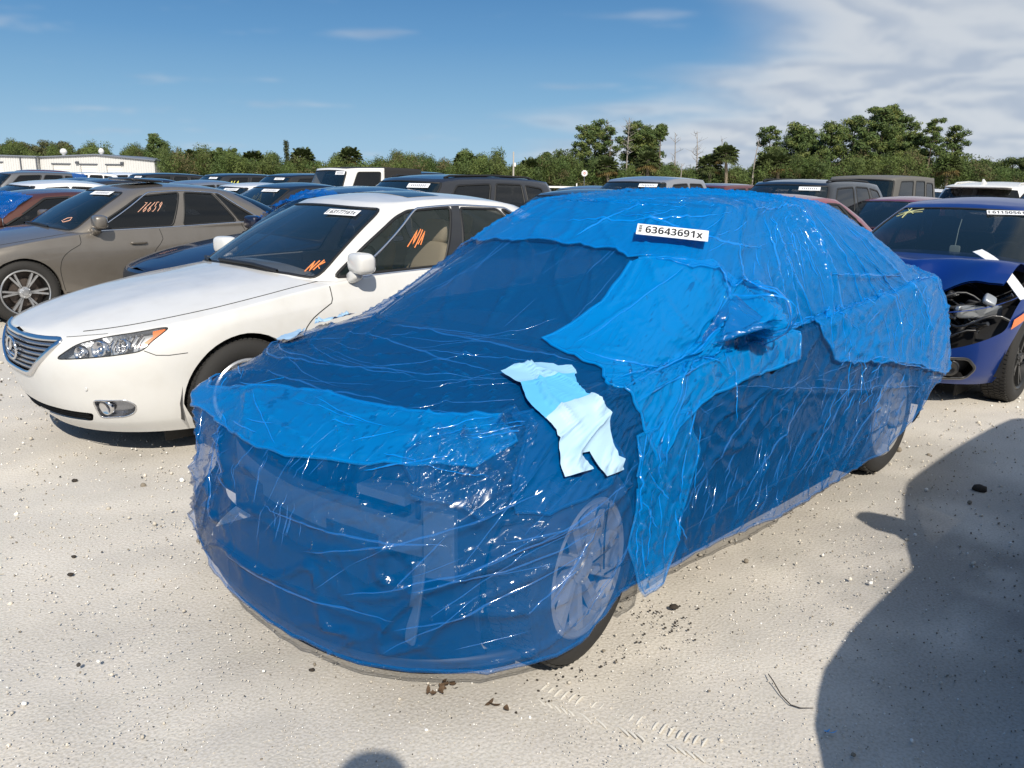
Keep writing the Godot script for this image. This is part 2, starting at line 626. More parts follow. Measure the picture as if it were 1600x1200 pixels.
func rounded(poly: Array, r := 0.05, su := 4.2, sv := 0.5) -> PackedVector2Array:
	var out := PackedVector2Array()
	var m := poly.size()
	for k in m:
		var c := Vector2(poly[k][0] * su, poly[k][1] * sv)
		var a := Vector2(poly[(k - 1 + m) % m][0] * su, poly[(k - 1 + m) % m][1] * sv)
		var b := Vector2(poly[(k + 1) % m][0] * su, poly[(k + 1) % m][1] * sv)
		var p := c + (a - c).normalized() * minf(r, (a - c).length() * 0.45)
		var q := c + (b - c).normalized() * minf(r, (b - c).length() * 0.45)
		for i in 5:
			var t := i / 4.0
			var w := p.lerp(c, t).lerp(c.lerp(q, t), t)
			out.append(Vector2(w.x / su, w.y / sv))
	return out


func mirrored(poly: PackedVector2Array) -> PackedVector2Array:
	var r := PackedVector2Array()
	for p in poly:
		r.append(Vector2(-p.x, p.y))
	return r


func grown(poly: PackedVector2Array, by: float, su := 4.2, sv := 0.5) -> PackedVector2Array:
	var t := PackedVector2Array()
	for p in poly:
		t.append(Vector2(p.x * su, p.y * sv))
	if Geometry2D.is_polygon_clockwise(t):
		t.reverse()
	var o: PackedVector2Array = Geometry2D.offset_polygon(t, by)[0]
	for k in o.size():
		o[k] = Vector2(o[k].x / su, o[k].y / sv)
	return o


func arch_poly(S: Dictionary, x: float, r: float) -> PackedVector2Array:
	var p := PackedVector2Array()
	for k in 25:
		var a := PI * k / 24.0
		p.append(side_uv(S, x + r * cos(a), S.wheel + r * sin(a)))
	var e := side_uv(S, x - r, S.wheel)
	var f := side_uv(S, x + r, S.wheel)
	p.append(Vector2(e.x, -0.3))
	p.append(Vector2(f.x, -0.3))
	return p


func surfaces(S: Dictionary, fine: int) -> Dictionary:   # the four skins, sampled
	var k := fine
	var us := spread([-1.0, 5 * k, -0.75, 16 * k, -0.25, 7 * k, 0.0, 7 * k, 0.25, 16 * k, 0.75, 5 * k, 1.0])
	var vs := spread([0.0, 2 * k, 0.14, 5 * k, 0.84, 4 * k, 1.0])
	var r := {}
	r.side = Surf.new(func(s, v): return side_pt(S, s, v), us, vs)
	r.deck = Surf.new(func(s, b): return deck_pt(S, s, b), us, PackedFloat32Array([0.0, 0.015, 0.04, 0.09, 0.18, 0.30, 0.42, 0.54, 0.66, 0.78, 0.9, 1.0]))
	var cu := spread([-1.0, 5 * k, -0.75, 10 * k, -0.25, 6 * k, 0.0, 6 * k, 0.25, 10 * k, 0.75, 5 * k, 1.0])
	r.cabin = Surf.new(func(s, v): return cabin_pt(S, s, v), cu, spread([0.0, 2 * k, 0.8, 2 * k, 1.0]))
	r.roof = Surf.new(func(s, b): return roof_pt(S, s, b), cu, PackedFloat32Array([0.0, 0.02, 0.06, 0.15, 0.35, 0.6, 0.8, 1.0]))
	for q in [r.deck, r.roof]:
		for i in q.nu:
			var n: Vector3 = q.N[i * q.nv + q.nv - 1]
			n.z = 0.0
			q.N[i * q.nv + q.nv - 1] = n.normalized() if n.length() > 0.01 else Vector3.UP
	Surf.weld(r.side, r.side.nv - 1, r.deck, 0)
	Surf.weld(r.cabin, r.cabin.nv - 1, r.roof, 0)
	return r


func poly_of(a: Array) -> PackedVector2Array:
	var r := PackedVector2Array()
	for p in a:
		r.append(Vector2(p[0], p[1]))
	return r


# paint, glass, fine (grid), wheels (a Callable that builds one), front_open: a polygon left open at the nose
func car(root: Node3D, S: Dictionary, O: Dictionary) -> Dictionary:
	var fine: int = O.get("fine", 1)
	var R := surfaces(S, fine)
	var body_paint: Material = O.paint
	var holes := []
	var arches := []
	for x in [S.axle, -S.axle]:
		var p := arch_poly(S, x, S.arch)
		arches.append(p)
		holes.append(p)
		holes.append(mirrored(p))
	for h in O.get("body_holes", []):
		holes.append(h)
	var acc := Acc.new()
	R.side.mesh_into(acc, holes)
	R.deck.mesh_into(acc, O.get("deck_holes", []), func(p): return p.x < S.cxf - S.clf * 0.6 - 0.03 and p.x > S.cxr + 0.12 and absf(p.z) < S.cw - 0.05)
	for p in arches:                       # rolled lips of the wheel arches
		for q in [p, mirrored(p)]:
			var last := -1
			for k in 25:
				var e: Array = R.side.spot(q[k].x, q[k].y)
				var inw := Vector3(0, 0, -signf(e[0].z) * 0.06)
				var down: Vector3 = (Vector3(S.axle if e[0].x > 0 else -S.axle, S.wheel, e[0].z) - e[0]).normalized()
				var i := acc.vert(e[0], (down + e[1]).normalized())
				acc.vert(e[0] + inw, down)
				if last >= 0:
					acc.quad(last, i, i + 1, last + 1)
				last = i
	part(root, "body", acc, body_paint)
	# windows
	var glass := []
	var sh: Array = S.shield
	var shield := rounded([[-sh[0], sh[1]], [sh[0], sh[1]], [sh[2], sh[3]], [-sh[2], sh[3]]], 0.07)
	glass.append(["windshield", shield, O.get("front_glass", M.glass)])
	var bk: Array = S.back
	for q in [1.0, -1.0]:
		glass.append(["rear_window", poly_of([[q * bk[0], bk[1]], [q * 1.0, bk[1]], [q * 1.0, bk[3]], [q * bk[2], bk[3]]]), O.get("back_glass", M.dark_glass)])
	for g in S.side_glass:
		var p := rounded(g, 0.045)
		glass.append(["side_window", p, O.get("side_glass", M.dark_glass)])
		glass.append(["side_window", mirrored(p), O.get("side_glass", M.dark_glass)])
	var cut := glass.map(func(g): return g[1])
	acc = Acc.new()
	R.cabin.mesh_into(acc, cut)
	part(root, "cabin_frame", acc, O.get("frame", body_paint))
	acc = Acc.new()
	R.roof.mesh_into(acc, O.get("roof_holes", []))
	part(root, "roof", acc, O.get("roof_paint", body_paint))
	for g in glass:
		acc = Acc.new()
		R.cabin.patch_into(acc, g[1], -0.004)
		part(root, g[0], acc, g[2])
	acc = Acc.new()
	for g in glass:
		if g[0] != "rear_window":
			R.cabin.ribbon_into(acc, g[1], 0.020 if fine > 1 else 0.03, 0.003, true, 0.05 if fine > 1 else 0.12)
	part(root, "window_seal", acc, M.rubber).set_meta("kind", "stuff")
	if O.has("chrome_line"):
		acc = Acc.new()
		for q in [1.0, -1.0]:
			var all: Array = [[0.262, 0.02], [S.side_glass[-1][1][0] + 0.012, 0.03], [S.side_glass[-1][2][0] + 0.01, 0.885], [0.48, 0.905], [0.288, 0.885]]
			var p := rounded(all, 0.06)
			R.cabin.ribbon_into(acc, p if q > 0 else mirrored(p), 0.014, 0.006, true)
		part(root, "window_trim", acc, M.chrome)
	# lights, grille, openings
	if S.headlight and not O.get("no_headlights", false):
		for q in [1.0, -1.0]:
			var p := rounded(S.headlight, 0.03, 3.6, 0.6)
			acc = Acc.new()
			R.side.patch_into(acc, p if q > 0 else mirrored(p), 0.004)
			part(root, "headlight", acc, M.lamp)
	for q in [1.0, -1.0]:
		var p := rounded(S.taillight, 0.03, 3.6, 0.6)
		acc = Acc.new()
		R.side.patch_into(acc, p if q > 0 else mirrored(p), 0.004)
		part(root, "taillight", acc, M.red_lamp)
	if not O.get("no_grille", false):
		acc = Acc.new()
		R.side.patch_into(acc, rounded(S.grille, 0.04, 3.6, 0.6), 0.003)
		part(root, "grille", acc, M.black)
		acc = Acc.new()
		R.side.patch_into(acc, rounded(S.intake, 0.04, 3.6, 0.6), 0.003)
		part(root, "air_intake", acc, M.black)
	# shut lines
	acc = Acc.new()
	for a in S.seams:
		for q in [1.0, -1.0]:
			R.side.ribbon_into(acc, PackedVector2Array([Vector2(q * a, 0.16 if a < 0.6 else 0.6), Vector2(q * a, 0.5), Vector2(q * (a + 0.004), 0.99)]), 0.006, 0.0012)
	for q in [1.0, -1.0]:
		R.side.ribbon_into(acc, PackedVector2Array([Vector2(q * S.seams[0], 0.13), Vector2(q * S.seams[-1], 0.13)]), 0.006, 0.0012, false, 0.1)
		var e := hood_edge(S, q)
		R.deck.ribbon_into(acc, e, 0.007, 0.0012)
	part(root, "door_seam", acc, M.seam).set_meta("kind", "stuff")
	for a in [S.seams[1] - 0.045, S.seams[-1] - 0.05]:
		for q in [1.0, -1.0]:
			acc = Acc.new()
			var e: Array = R.side.spot(q * a, 0.80)
			acc.round_box(Transform3D(Basis(), e[0] + e[1] * 0.022), Vector3(0.19, 0.032, 0.03), 0.45, 12, 8)
			part(root, "door_handle", acc, O.get("handle", body_paint))
	for q in [1.0, -1.0]:
		if q > 0.0 or not O.get("no_right_mirror", false):
			mirror(root, S, R, q, O.get("mirror_paint", body_paint), fine, O.get("mirror_size", 1.0))
	# underside, wells, cabin
	acc = Acc.new()
	var lo: float = tb(S.bottom, 0.0)
	acc.box(Transform3D(Basis(), Vector3(-0.02, lo + 0.13, 0)), Vector3(S.axle * 2.0 - S.arch * 2.0 - 0.02, 0.2, S.cw * 1.9))
	acc.box(Transform3D(Basis(), Vector3(0, lo + 0.18, 0)), Vector3(S.axle * 2.0 + 1.0, 0.16, 0.9))
	for x in [S.axle, -S.axle]:
		for q in [1.0, -1.0]:
			well(acc, S, x, q)
	part(root, "underbody", acc, M.black)
	cabin_inside(root, S, O, lo)
	for x in [S.axle, -S.axle]:
		for q in [-1.0, 1.0]:
			var w: Node3D
			if O.has("wheel_source") :
				w = O.wheel_source.duplicate()
				w.name = "wheel"
				var k := 0
				while root.has_node(NodePath(w.name)):
					k += 1
					w.name = "wheel_%03d" % k
				root.add_child(w, true)
			else:
				w = holder(root, "wheel")
				(O.wheel as Callable).call(w)
				O.wheel_source = w
			w.position = Vector3(x, S.wheel, q * S.track)
			w.rotation = Vector3(0, 0.0 if q > 0 else PI, 0)
			if x > 0.0 and O.has("front_out"):
				w.position.z += q * O.front_out
				w.position.x -= 0.04
			if x > 0.0 and O.has("steer"):
				w.rotation.y += O.steer
	return R


func hood_edge(S: Dictionary, q: float) -> PackedVector2Array:
	var r := PackedVector2Array()
	for k in 15:
		var s := lerpf(0.10, 0.40, k / 14.0)
		var x := side_pt(S, s, 1.0).x
		if x < S.cxf - S.clf * 0.9:
			break
		r.append(Vector2(q * s, lerpf(0.03, 0.12, k / 14.0) + 0.10 * pow(1.0 - k / 14.0, 3.0)))
	return r


func well(acc: Acc, S: Dictionary, x: float, q: float) -> void:
	var r: float = S.arch + 0.02
	var zo: float = plan(S, 0.45, 0.62).y - 0.05
	var zi: float = zo - 0.30
	var last := -1
	for k in 15:
		var a := lerpf(-0.25, PI + 0.25, k / 14.0)
		var c := Vector3(x + r * cos(a), S.wheel + r * sin(a), 0)
		var nn := Vector3(-cos(a), -sin(a), 0)
		var i := acc.vert(c + Vector3(0, 0, q * zo), nn)
		acc.vert(c + Vector3(0, 0, q * zi), nn)
		if last >= 0:
			acc.quad(last, i, i + 1, last + 1)
		last = i
	acc.box(Transform3D(Basis(), Vector3(x, S.wheel + 0.05, q * (zi + 0.01))), Vector3(r * 1.98, r * 1.7, 0.02))


func mirror(root: Node3D, S: Dictionary, R: Dictionary, q: float, m: Material, fine: int, size := 1.0) -> void:
	var y: float = half_at(S, S.mirror.x)
	var o := holder(root, "mirror")
	o.position = Vector3(S.mirror.x, S.mirror.y, -q * (y + 0.10 * size))
	o.scale = Vector3.ONE * size
	var acc := Acc.new()
	var n := 20 if fine > 1 else 10
	acc.round_box(Transform3D(Basis(Vector3.UP, q * -0.12), Vector3(0, 0.06, 0)), Vector3(0.15, 0.155, 0.23), 0.55, n, n)
	part(o, "housing", acc, m)
	acc = Acc.new()
	acc.round_box(Transform3D(Basis(Vector3.RIGHT, q * 0.5), Vector3(0.02, -0.035, q * 0.06)), Vector3(0.09, 0.09, 0.13), 0.6, 12, 8)
	part(o, "foot", acc, m)
	acc = Acc.new()
	acc.round_box(Transform3D(Basis(Vector3.UP, q * -0.12), Vector3(-0.062, 0.06, 0)), Vector3(0.03, 0.13, 0.20), 0.5, 12, 8)
	part(o, "mirror_glass", acc, M.mirror)


func cabin_inside(root: Node3D, S: Dictionary, O: Dictionary, lo: float) -> void:
	var cloth: Material = O.get("seats", M.seat_dark)
	var top: float = tb(S.roof, -0.4)
	var rows: Array = [-0.15, -1.05] if S.cxr < -1.5 else [0.05]
	for x in rows:
		for q in [-1.0, 1.0]:
			var acc := Acc.new()
			var h: float = lo + 0.28
			acc.round_box(Transform3D(Basis(Vector3.BACK, 0.12), Vector3(x + 0.08, h, q * 0.37)), Vector3(0.52, 0.18, 0.50), 0.4, 12, 8)
			acc.round_box(Transform3D(Basis(Vector3.BACK, 0.30), Vector3(x - 0.24, h + 0.32, q * 0.37)), Vector3(0.16, 0.66, 0.48), 0.4, 12, 8)
			acc.round_box(Transform3D(Basis(Vector3.BACK, 0.30), Vector3(x - 0.36, h + 0.71, q * 0.37)), Vector3(0.10, 0.19, 0.27), 0.5, 12, 8)
			part(root, "seat", acc, cloth)
	var d := Acc.new()
	var hd: float = deck_z(S, S.cxf - 0.3, 0.0) - 0.06
	d.round_box(Transform3D(Basis(), Vector3(S.cxf - 0.42, hd - 0.10, 0)), Vector3(0.66, 0.24, S.cw * 1.86), 0.35, 16, 8)
	part(root, "dashboard", d, O.get("dash", M.dash))
	d = Acc.new()
	var ring := PackedVector3Array()
	var rr := PackedFloat32Array()
	for k in 21:
		var a := TAU * k / 20.0
		ring.append(Vector3(S.cxf - 0.80, hd - 0.02, -0.37) + Basis(Vector3.BACK, 0.45) * Vector3(0, sin(a) * 0.185, cos(a) * 0.185))
		rr.append(0.016)
	d.tube(ring, rr, 6, false)
	d.round_box(Transform3D(Basis(Vector3.BACK, 0.45), Vector3(S.cxf - 0.79, hd - 0.03, -0.37)), Vector3(0.05, 0.10, 0.34), 0.5, 10, 6)
	part(root, "steering_wheel", d, M.black)


# wheels: the outer face looks along +z
func tyre_into(acc: Acc, r: float, rim_r: float, w := 0.215) -> void:
	var h := w / 2.0
	acc.lathe(Transform3D(), PackedVector2Array([Vector2(rim_r, h * 0.80), Vector2(rim_r + 0.012, h * 0.96), Vector2(lerpf(rim_r, r, 0.5), h * 1.03), Vector2(r - 0.03, h * 0.97), Vector2(r - 0.008, h * 0.84), Vector2(r, h * 0.62), Vector2(r, -h * 0.62), Vector2(r - 0.008, -h * 0.84), Vector2(r - 0.03, -h * 0.97), Vector2(lerpf(rim_r, r, 0.5), -h * 1.03), Vector2(rim_r, -h * 0.8)]), 48, false)


func tread_into(acc: Acc, r: float, w := 0.215) -> void:   # the blocks of the tread
	var h := w / 2.0
	for k in 64:
		var a := TAU * k / 64.0
		for row in 4:
			var z := lerpf(-0.56, 0.56, row / 3.0) * h
			var b := Basis(Vector3.BACK, a + (row % 2) * 0.05) * Basis(Vector3.RIGHT, 0.25 * (1 if row < 2 else -1))
			acc.box(Transform3D(b, b * Vector3(r + 0.001, 0, 0) + Vector3(0, 0, z)), Vector3(0.008, TAU * r / 64.0 * 0.72, h * 0.34))


func rim_barrel(acc: Acc, rr: float) -> void:
	acc.lathe(Transform3D(), PackedVector2Array([Vector2(rr + 0.006, 0.095), Vector2(rr - 0.006, 0.104), Vector2(rr - 0.018, 0.094), Vector2(rr - 0.030, 0.05), Vector2(rr - 0.035, -0.09), Vector2(rr, -0.10)]), 48, true)


func spoke_into(acc: Acc, a: float, r0: float, r1: float, w0: float, w1: float, z0: float, z1: float, lean := 0.0, thick := 0.03) -> void:
	var b := Basis(Vector3.BACK, a)
	var l := lean
	var p := [Vector3(r0, -w0 / 2, z0 - thick), Vector3(r1, -w1 / 2 + l, z1 - thick), Vector3(r1, w1 / 2 + l, z1 - thick), Vector3(r0, w0 / 2, z0 - thick), Vector3(r0, -w0 * 0.38, z0), Vector3(r1, -w1 * 0.38 + l, z1), Vector3(r1, w1 * 0.38 + l, z1), Vector3(r0, w0 * 0.38, z0)]
	acc.hexa(p.map(func(q): return b * q))


func wheel_plain(root: Node3D, r := 0.325, rr := 0.215, spokes := 10, metal: Material = null, tread := false, twin := false, barrel: Material = null) -> void:
	if metal == null:
		metal = M.alloy
	var t := Acc.new()
	tyre_into(t, r, rr)
	if tread:
		tread_into(t, r)
	part(root, "tyre", t, M.tyre)
	var a := Acc.new()
	rim_barrel(a, rr)
	if barrel != null:
		part(root, "rim_barrel", a, barrel)
		a = Acc.new()
		a.lathe(Transform3D(), PackedVector2Array([Vector2(rr + 0.006, 0.096), Vector2(rr - 0.004, 0.106), Vector2(rr - 0.012, 0.100)]), 48)
	for k in spokes:
		var ang := TAU * k / spokes
		if twin:
			for e in [-1.0, 1.0]:
				spoke_into(a, ang, 0.055, rr - 0.012, 0.026, 0.026, 0.075, 0.09, e * 0.03)
		else:
			spoke_into(a, ang, 0.05, rr - 0.012, 0.034, 0.052, 0.07, 0.092, 0.035)
	a.lathe(Transform3D(), PackedVector2Array([Vector2(0.0001, 0.092), Vector2(0.03, 0.090), Vector2(0.036, 0.082), Vector2(0.062, 0.074), Vector2(0.068, 0.04)]), 24)
	for k in 5:
		var ang := TAU * (k + 0.5) / 5.0
		a.round_box(Transform3D(Basis(), Vector3(cos(ang) * 0.052, sin(ang) * 0.052, 0.078)), Vector3(0.016, 0.016, 0.02), 0.6, 8, 6)
	part(root, "rim", a, metal)
	var d := Acc.new()
	d.lathe(Transform3D(), PackedVector2Array([Vector2(0.05, 0.02), Vector2(0.15, 0.02), Vector2(0.15, 0.0), Vector2(0.05, 0.0)]), 32)
	d.lathe(Transform3D(), PackedVector2Array([Vector2(0.0001, -0.03), Vector2(rr - 0.03, -0.03)]), 32)
	part(root, "brake_disc", d, M.disc)


# lot number card: a white card with a printed number, lying on a surface
func lot_card(root: Node3D, R: Dictionary, s: float, v: float, text: String, w := 0.30, h := 0.085, turn := 0.0, surf := "cabin", lift := 0.006) -> void:
	var e: Array = R[surf].spot(s, v)
	var n: Vector3 = e[1]
	var up := (Vector3.UP - n * n.y).normalized()
	var b := Basis(up.cross(n).normalized(), up, n) * Basis(Vector3.BACK, turn)
	var o := holder(root, "lot_card")
	o.transform = Transform3D(b, e[0] + n * lift)
	var acc := Acc.new()
	acc.box(Transform3D(), Vector3(w, h, 0.0016))
	part(o, "card", acc, M.white_card)
	if text:
		var t := TextMesh.new()
		t.text = text
		t.font = M.font
		t.font_size = 64
		t.pixel_size = h * 0.64 / 46.0
		t.depth = 0.0006
		t.horizontal_alignment = HORIZONTAL_ALIGNMENT_CENTER
		t.vertical_alignment = VERTICAL_ALIGNMENT_CENTER
		var m := part(o, "lettering", t, M.ink)
		m.position = Vector3(w * 0.02, 0, 0.0014)
		var wd: float = t.get_aabb().size.x
		if wd > 0.0:
			m.scale = Vector3(w * 0.80 / wd, 1, 1)
		var bc := Acc.new()
		for k in 9:
			bc.box(Transform3D(Basis(), Vector3(-w * 0.45, -h * 0.32 + k * h * 0.08, 0.0011)), Vector3(w * 0.045, h * 0.035 * (1 + k % 3) * 0.6, 0.0006))
		part(o, "bar_code", bc, M.ink)
	else:
		var bc := Acc.new()
		for k in 8:
			bc.box(Transform3D(Basis(), Vector3(w * (-0.32 + k * 0.09), 0, 0.0011)), Vector3(w * 0.05, h * 0.55, 0.0006))
		part(o, "lettering", bc, M.grey_ink)


# chalk-pen writing on a window: strokes are lists of points in a unit box
func scribble(root: Node3D, surf: Surf, s: float, v: float, size: Vector2, strokes: Array, m: Material, width := 0.009) -> void:
	var acc := Acc.new()
	for st in strokes:
		var line := PackedVector2Array()
		for p in st:
			line.append(Vector2(s + p[0] * size.x, v + p[1] * size.y))
		surf.ribbon_into(acc, line, width, 0.002)
	part(root, "writing", acc, m)


func _ready() -> void:
	rng.seed = 7
	nz.seed = 3
	nz.frequency = 1.0
	nz.fractal_octaves = 3
	ns.seed = 5
	ns.frequency = 1.0
	ns.fractal_type = FastNoiseLite.FRACTAL_NONE
	var cam := Camera3D.new()
	cam.name = "camera"
	cam.position = Vector3(0, 1.588, 0)
	cam.rotation = Vector3(-deg_to_rad(14.0), 0, deg_to_rad(0.8))
	cam.fov = 50.13
	cam.near = 0.05
	cam.far = 900.0
	add_child(cam)
	var sun := DirectionalLight3D.new()
	sun.name = "sun"
	sun.light_energy = 1.5
	sun.light_color = Color(1.0, 0.968, 0.915)
	sun.light_angular_distance = 0.55
	sun.shadow_enabled = true
	sun.rotation = Vector3(-deg_to_rad(39.5), deg_to_rad(9.3), 0)
	add_child(sun)
	var we := WorldEnvironment.new()
	we.name = "world"
	var env := Environment.new()
	env.background_mode = Environment.BG_SKY
	env.sky = Sky.new()
	env.sky.sky_material = sky_material()
	env.tonemap_mode = Environment.TONE_MAPPER_LINEAR
	env.tonemap_exposure = 1.1
	env.sdfgi_enabled = true
	env.ssao_enabled = true
	env.ssil_enabled = true
	we.environment = env
	add_child(we)
	materials()
	ground()
	near_cars()
	plastic_film()
	far_cars()
	trees()
	far_structures()
	litter()
	outside_frame()


func sky_material() -> PanoramaSkyMaterial:
	var w := 2048
	var h := 1024
	var buf := PackedFloat32Array()
	buf.resize(w * h * 3)
	var n1 := FastNoiseLite.new()
	n1.seed = 11
	n1.frequency = 1.0
	n1.fractal_octaves = 5
	var stops := [[0.0, Vector3(0.36, 0.53, 0.68)], [0.035, Vector3(0.31, 0.50, 0.67)], [0.09, Vector3(0.21, 0.405, 0.61)], [0.15, Vector3(0.125, 0.30, 0.54)], [0.21, Vector3(0.08, 0.225, 0.46)], [0.4, Vector3(0.055, 0.19, 0.45)], [1.0, Vector3(0.05, 0.16, 0.40)]]
	for y in h:
		var el := (0.5 - (y + 0.5) / h) * PI
		var sy := sin(el)
		var base: Vector3 = stops[0][1]
		for k in stops.size() - 1:
			if sy >= stops[k][0]:
				base = stops[k][1].lerp(stops[k + 1][1], clampf((sy - stops[k][0]) / (stops[k + 1][0] - stops[k][0]), 0, 1))
		var ce := cos(el)
		for x in w:
			var c := base
			if sy > 0.0:
				var az := (x + 0.5) / w * TAU
				# clouds lie in a flat layer: looked up where the ray meets it
				var d := 1.0 / (sy + 0.10)
				var px := sin(az) * ce * d
				var pz := cos(az) * ce * d
				var far := clampf(1.0 - sy * 1.4, 0.2, 1.0)
				var soft := n1.get_noise_2d(px * 0.25 + 3.0, pz * 0.4)
				var bank := smoothstep(-0.07, 0.10, sin(az - 0.07 - sy * 0.85) * 0.9 + soft * 0.16)
				var n := n1.get_noise_2d(px * 0.45, pz * 1.0 + 7.0) * 0.5 + 0.5
				var a := bank * smoothstep(0.05, 0.50, n + bank * 0.2) * 0.93
				var wisp := smoothstep(0.66, 0.86, n1.get_noise_2d(px * 0.6 + 40.0, pz * 1.8) * 0.5 + 0.5) * 0.38
				a = maxf(a, wisp * (1.0 - bank))
				var lum := n1.get_noise_2d(px * 1.5 + 90.0 + soft * 2.0, pz * 1.5 + soft * 2.0) * 0.5 + 0.5
				var cloud := Vector3(0.42, 0.48, 0.575).lerp(Vector3(0.60, 0.635, 0.68), smoothstep(0.28, 0.68, lum))
				c = base.lerp(cloud * lerpf(0.85, 1.0, far), clampf(a, 0, 1))
			else:
				c = Vector3(0.30, 0.28, 0.25)
			var o := (y * w + x) * 3
			buf[o] = c.x
			buf[o + 1] = c.y
			buf[o + 2] = c.z
	var im := Image.create_from_data(w, h, false, Image.FORMAT_RGBF, buf.to_byte_array())
	var m := PanoramaSkyMaterial.new()
	m.panorama = ImageTexture.create_from_image(im)
	return m


func materials() -> void:
	var f := SystemFont.new()
	f.font_names = PackedStringArray(["Droid Sans"])
	f.font_weight = 700
	M.font = f
	M.glass = pane(lin(0.008, 0.018, 0.026), 0.58)
	M.dark_glass = pane(lin(0.004, 0.005, 0.006), 0.88)
	M.clear_glass = pane(lin(0.014, 0.026, 0.019), 0.36)
	M.lens = pane(lin(0.3, 0.3, 0.3), 0.06)
	M.rubber = mat(lin(0.012, 0.012, 0.012), 0.55)
	M.black = mat(lin(0.012, 0.012, 0.013), 0.5)
	M.black_gloss = paint(lin(0.010, 0.010, 0.011))
	M.bare_metal = mat(lin(0.42, 0.45, 0.48), 0.45, 0.6)
	M.alloy_dusty = mat(lin(0.36, 0.345, 0.32), 0.42, 0.5)
	M.canvas = mat(lin(0.014, 0.014, 0.015), 0.85)
	M.grey_top = mat(lin(0.12, 0.115, 0.105), 0.6)
	M.pale_green = mat(lin(0.45, 0.55, 0.50), 0.6)
	M.film_scrap = film_mat(lin(0.0, 0.11, 0.46), 0.5, 36, 0.4)
	M.dull_white = mat(lin(0.68, 0.68, 0.67), 0.6)
	M.pole_wood = mat(lin(0.40, 0.37, 0.33), 0.9)
	M.red_paint = mat(lin(0.5, 0.06, 0.05), 0.6)
	M.grit = mat(Color.WHITE, 0.95)
	M.grit.vertex_color_use_as_albedo = true
	M.sand = mat(lin(0.60, 0.57, 0.51), 0.95)
	M.dark_soil = mat(lin(0.035, 0.028, 0.022), 0.95)
	M.straw = mat(lin(0.35, 0.28, 0.18), 0.9)
	M.brown_leaf = mat(lin(0.10, 0.062, 0.035), 0.85)
	M.cloth = mat(lin(0.05, 0.06, 0.09), 0.9)
	M.skin = mat(lin(0.36, 0.22, 0.15), 0.6)
	M.shaded_metal = mat(lin(0.11, 0.13, 0.15), 0.5, 0.4)
	M.lamp_bowl = mat(lin(0.55, 0.57, 0.60), 0.28, 0.6)
	M.pale_chalk = mat(lin(0.55, 0.56, 0.28), 0.9)
	M.dash = mat(lin(0.02, 0.02, 0.022), 0.7)
	M.seat_dark = mat(lin(0.03, 0.03, 0.032), 0.85)
	M.seat_tan = mat(lin(0.42, 0.36, 0.26), 0.7)
	M.seat_grey = mat(lin(0.12, 0.12, 0.12), 0.8)
	M.chrome = mat(lin(0.75, 0.75, 0.76), 0.12, 1.0)
	M.dull_chrome = mat(lin(0.35, 0.36, 0.39), 0.25, 0.9)
	M.mirror = mat(lin(0.7, 0.72, 0.74), 0.03, 1.0)
	M.lamp = mat(lin(0.30, 0.32, 0.34), 0.10, 0.7)
	M.lamp.clearcoat_enabled = true
	M.red_lamp = paint(lin(0.25, 0.01, 0.01))
	M.amber = paint(lin(0.75, 0.16, 0.01))
	M.seam = mat(lin(0.01, 0.01, 0.01), 0.9)
	M.alloy = mat(lin(0.50, 0.51, 0.53), 0.30, 0.75)
	M.black_alloy = mat(lin(0.03, 0.03, 0.03), 0.3, 0.4)
	M.disc = mat(lin(0.10, 0.08, 0.07), 0.5, 0.6)
	M.tyre = mat(lin(0.022, 0.021, 0.020), 0.85)
	M.white_card = mat(lin(0.80, 0.81, 0.82), 0.5)
	M.ink = mat(lin(0.01, 0.01, 0.01), 0.6)
	M.grey_ink = mat(lin(0.20, 0.20, 0.22), 0.6)
	M.orange_chalk = mat(lin(0.80, 0.25, 0.08), 0.9)
	M.yellow_chalk = mat(lin(0.75, 0.72, 0.15), 0.9)
	M.pink_chalk = mat(lin(0.75, 0.42, 0.30), 0.9)


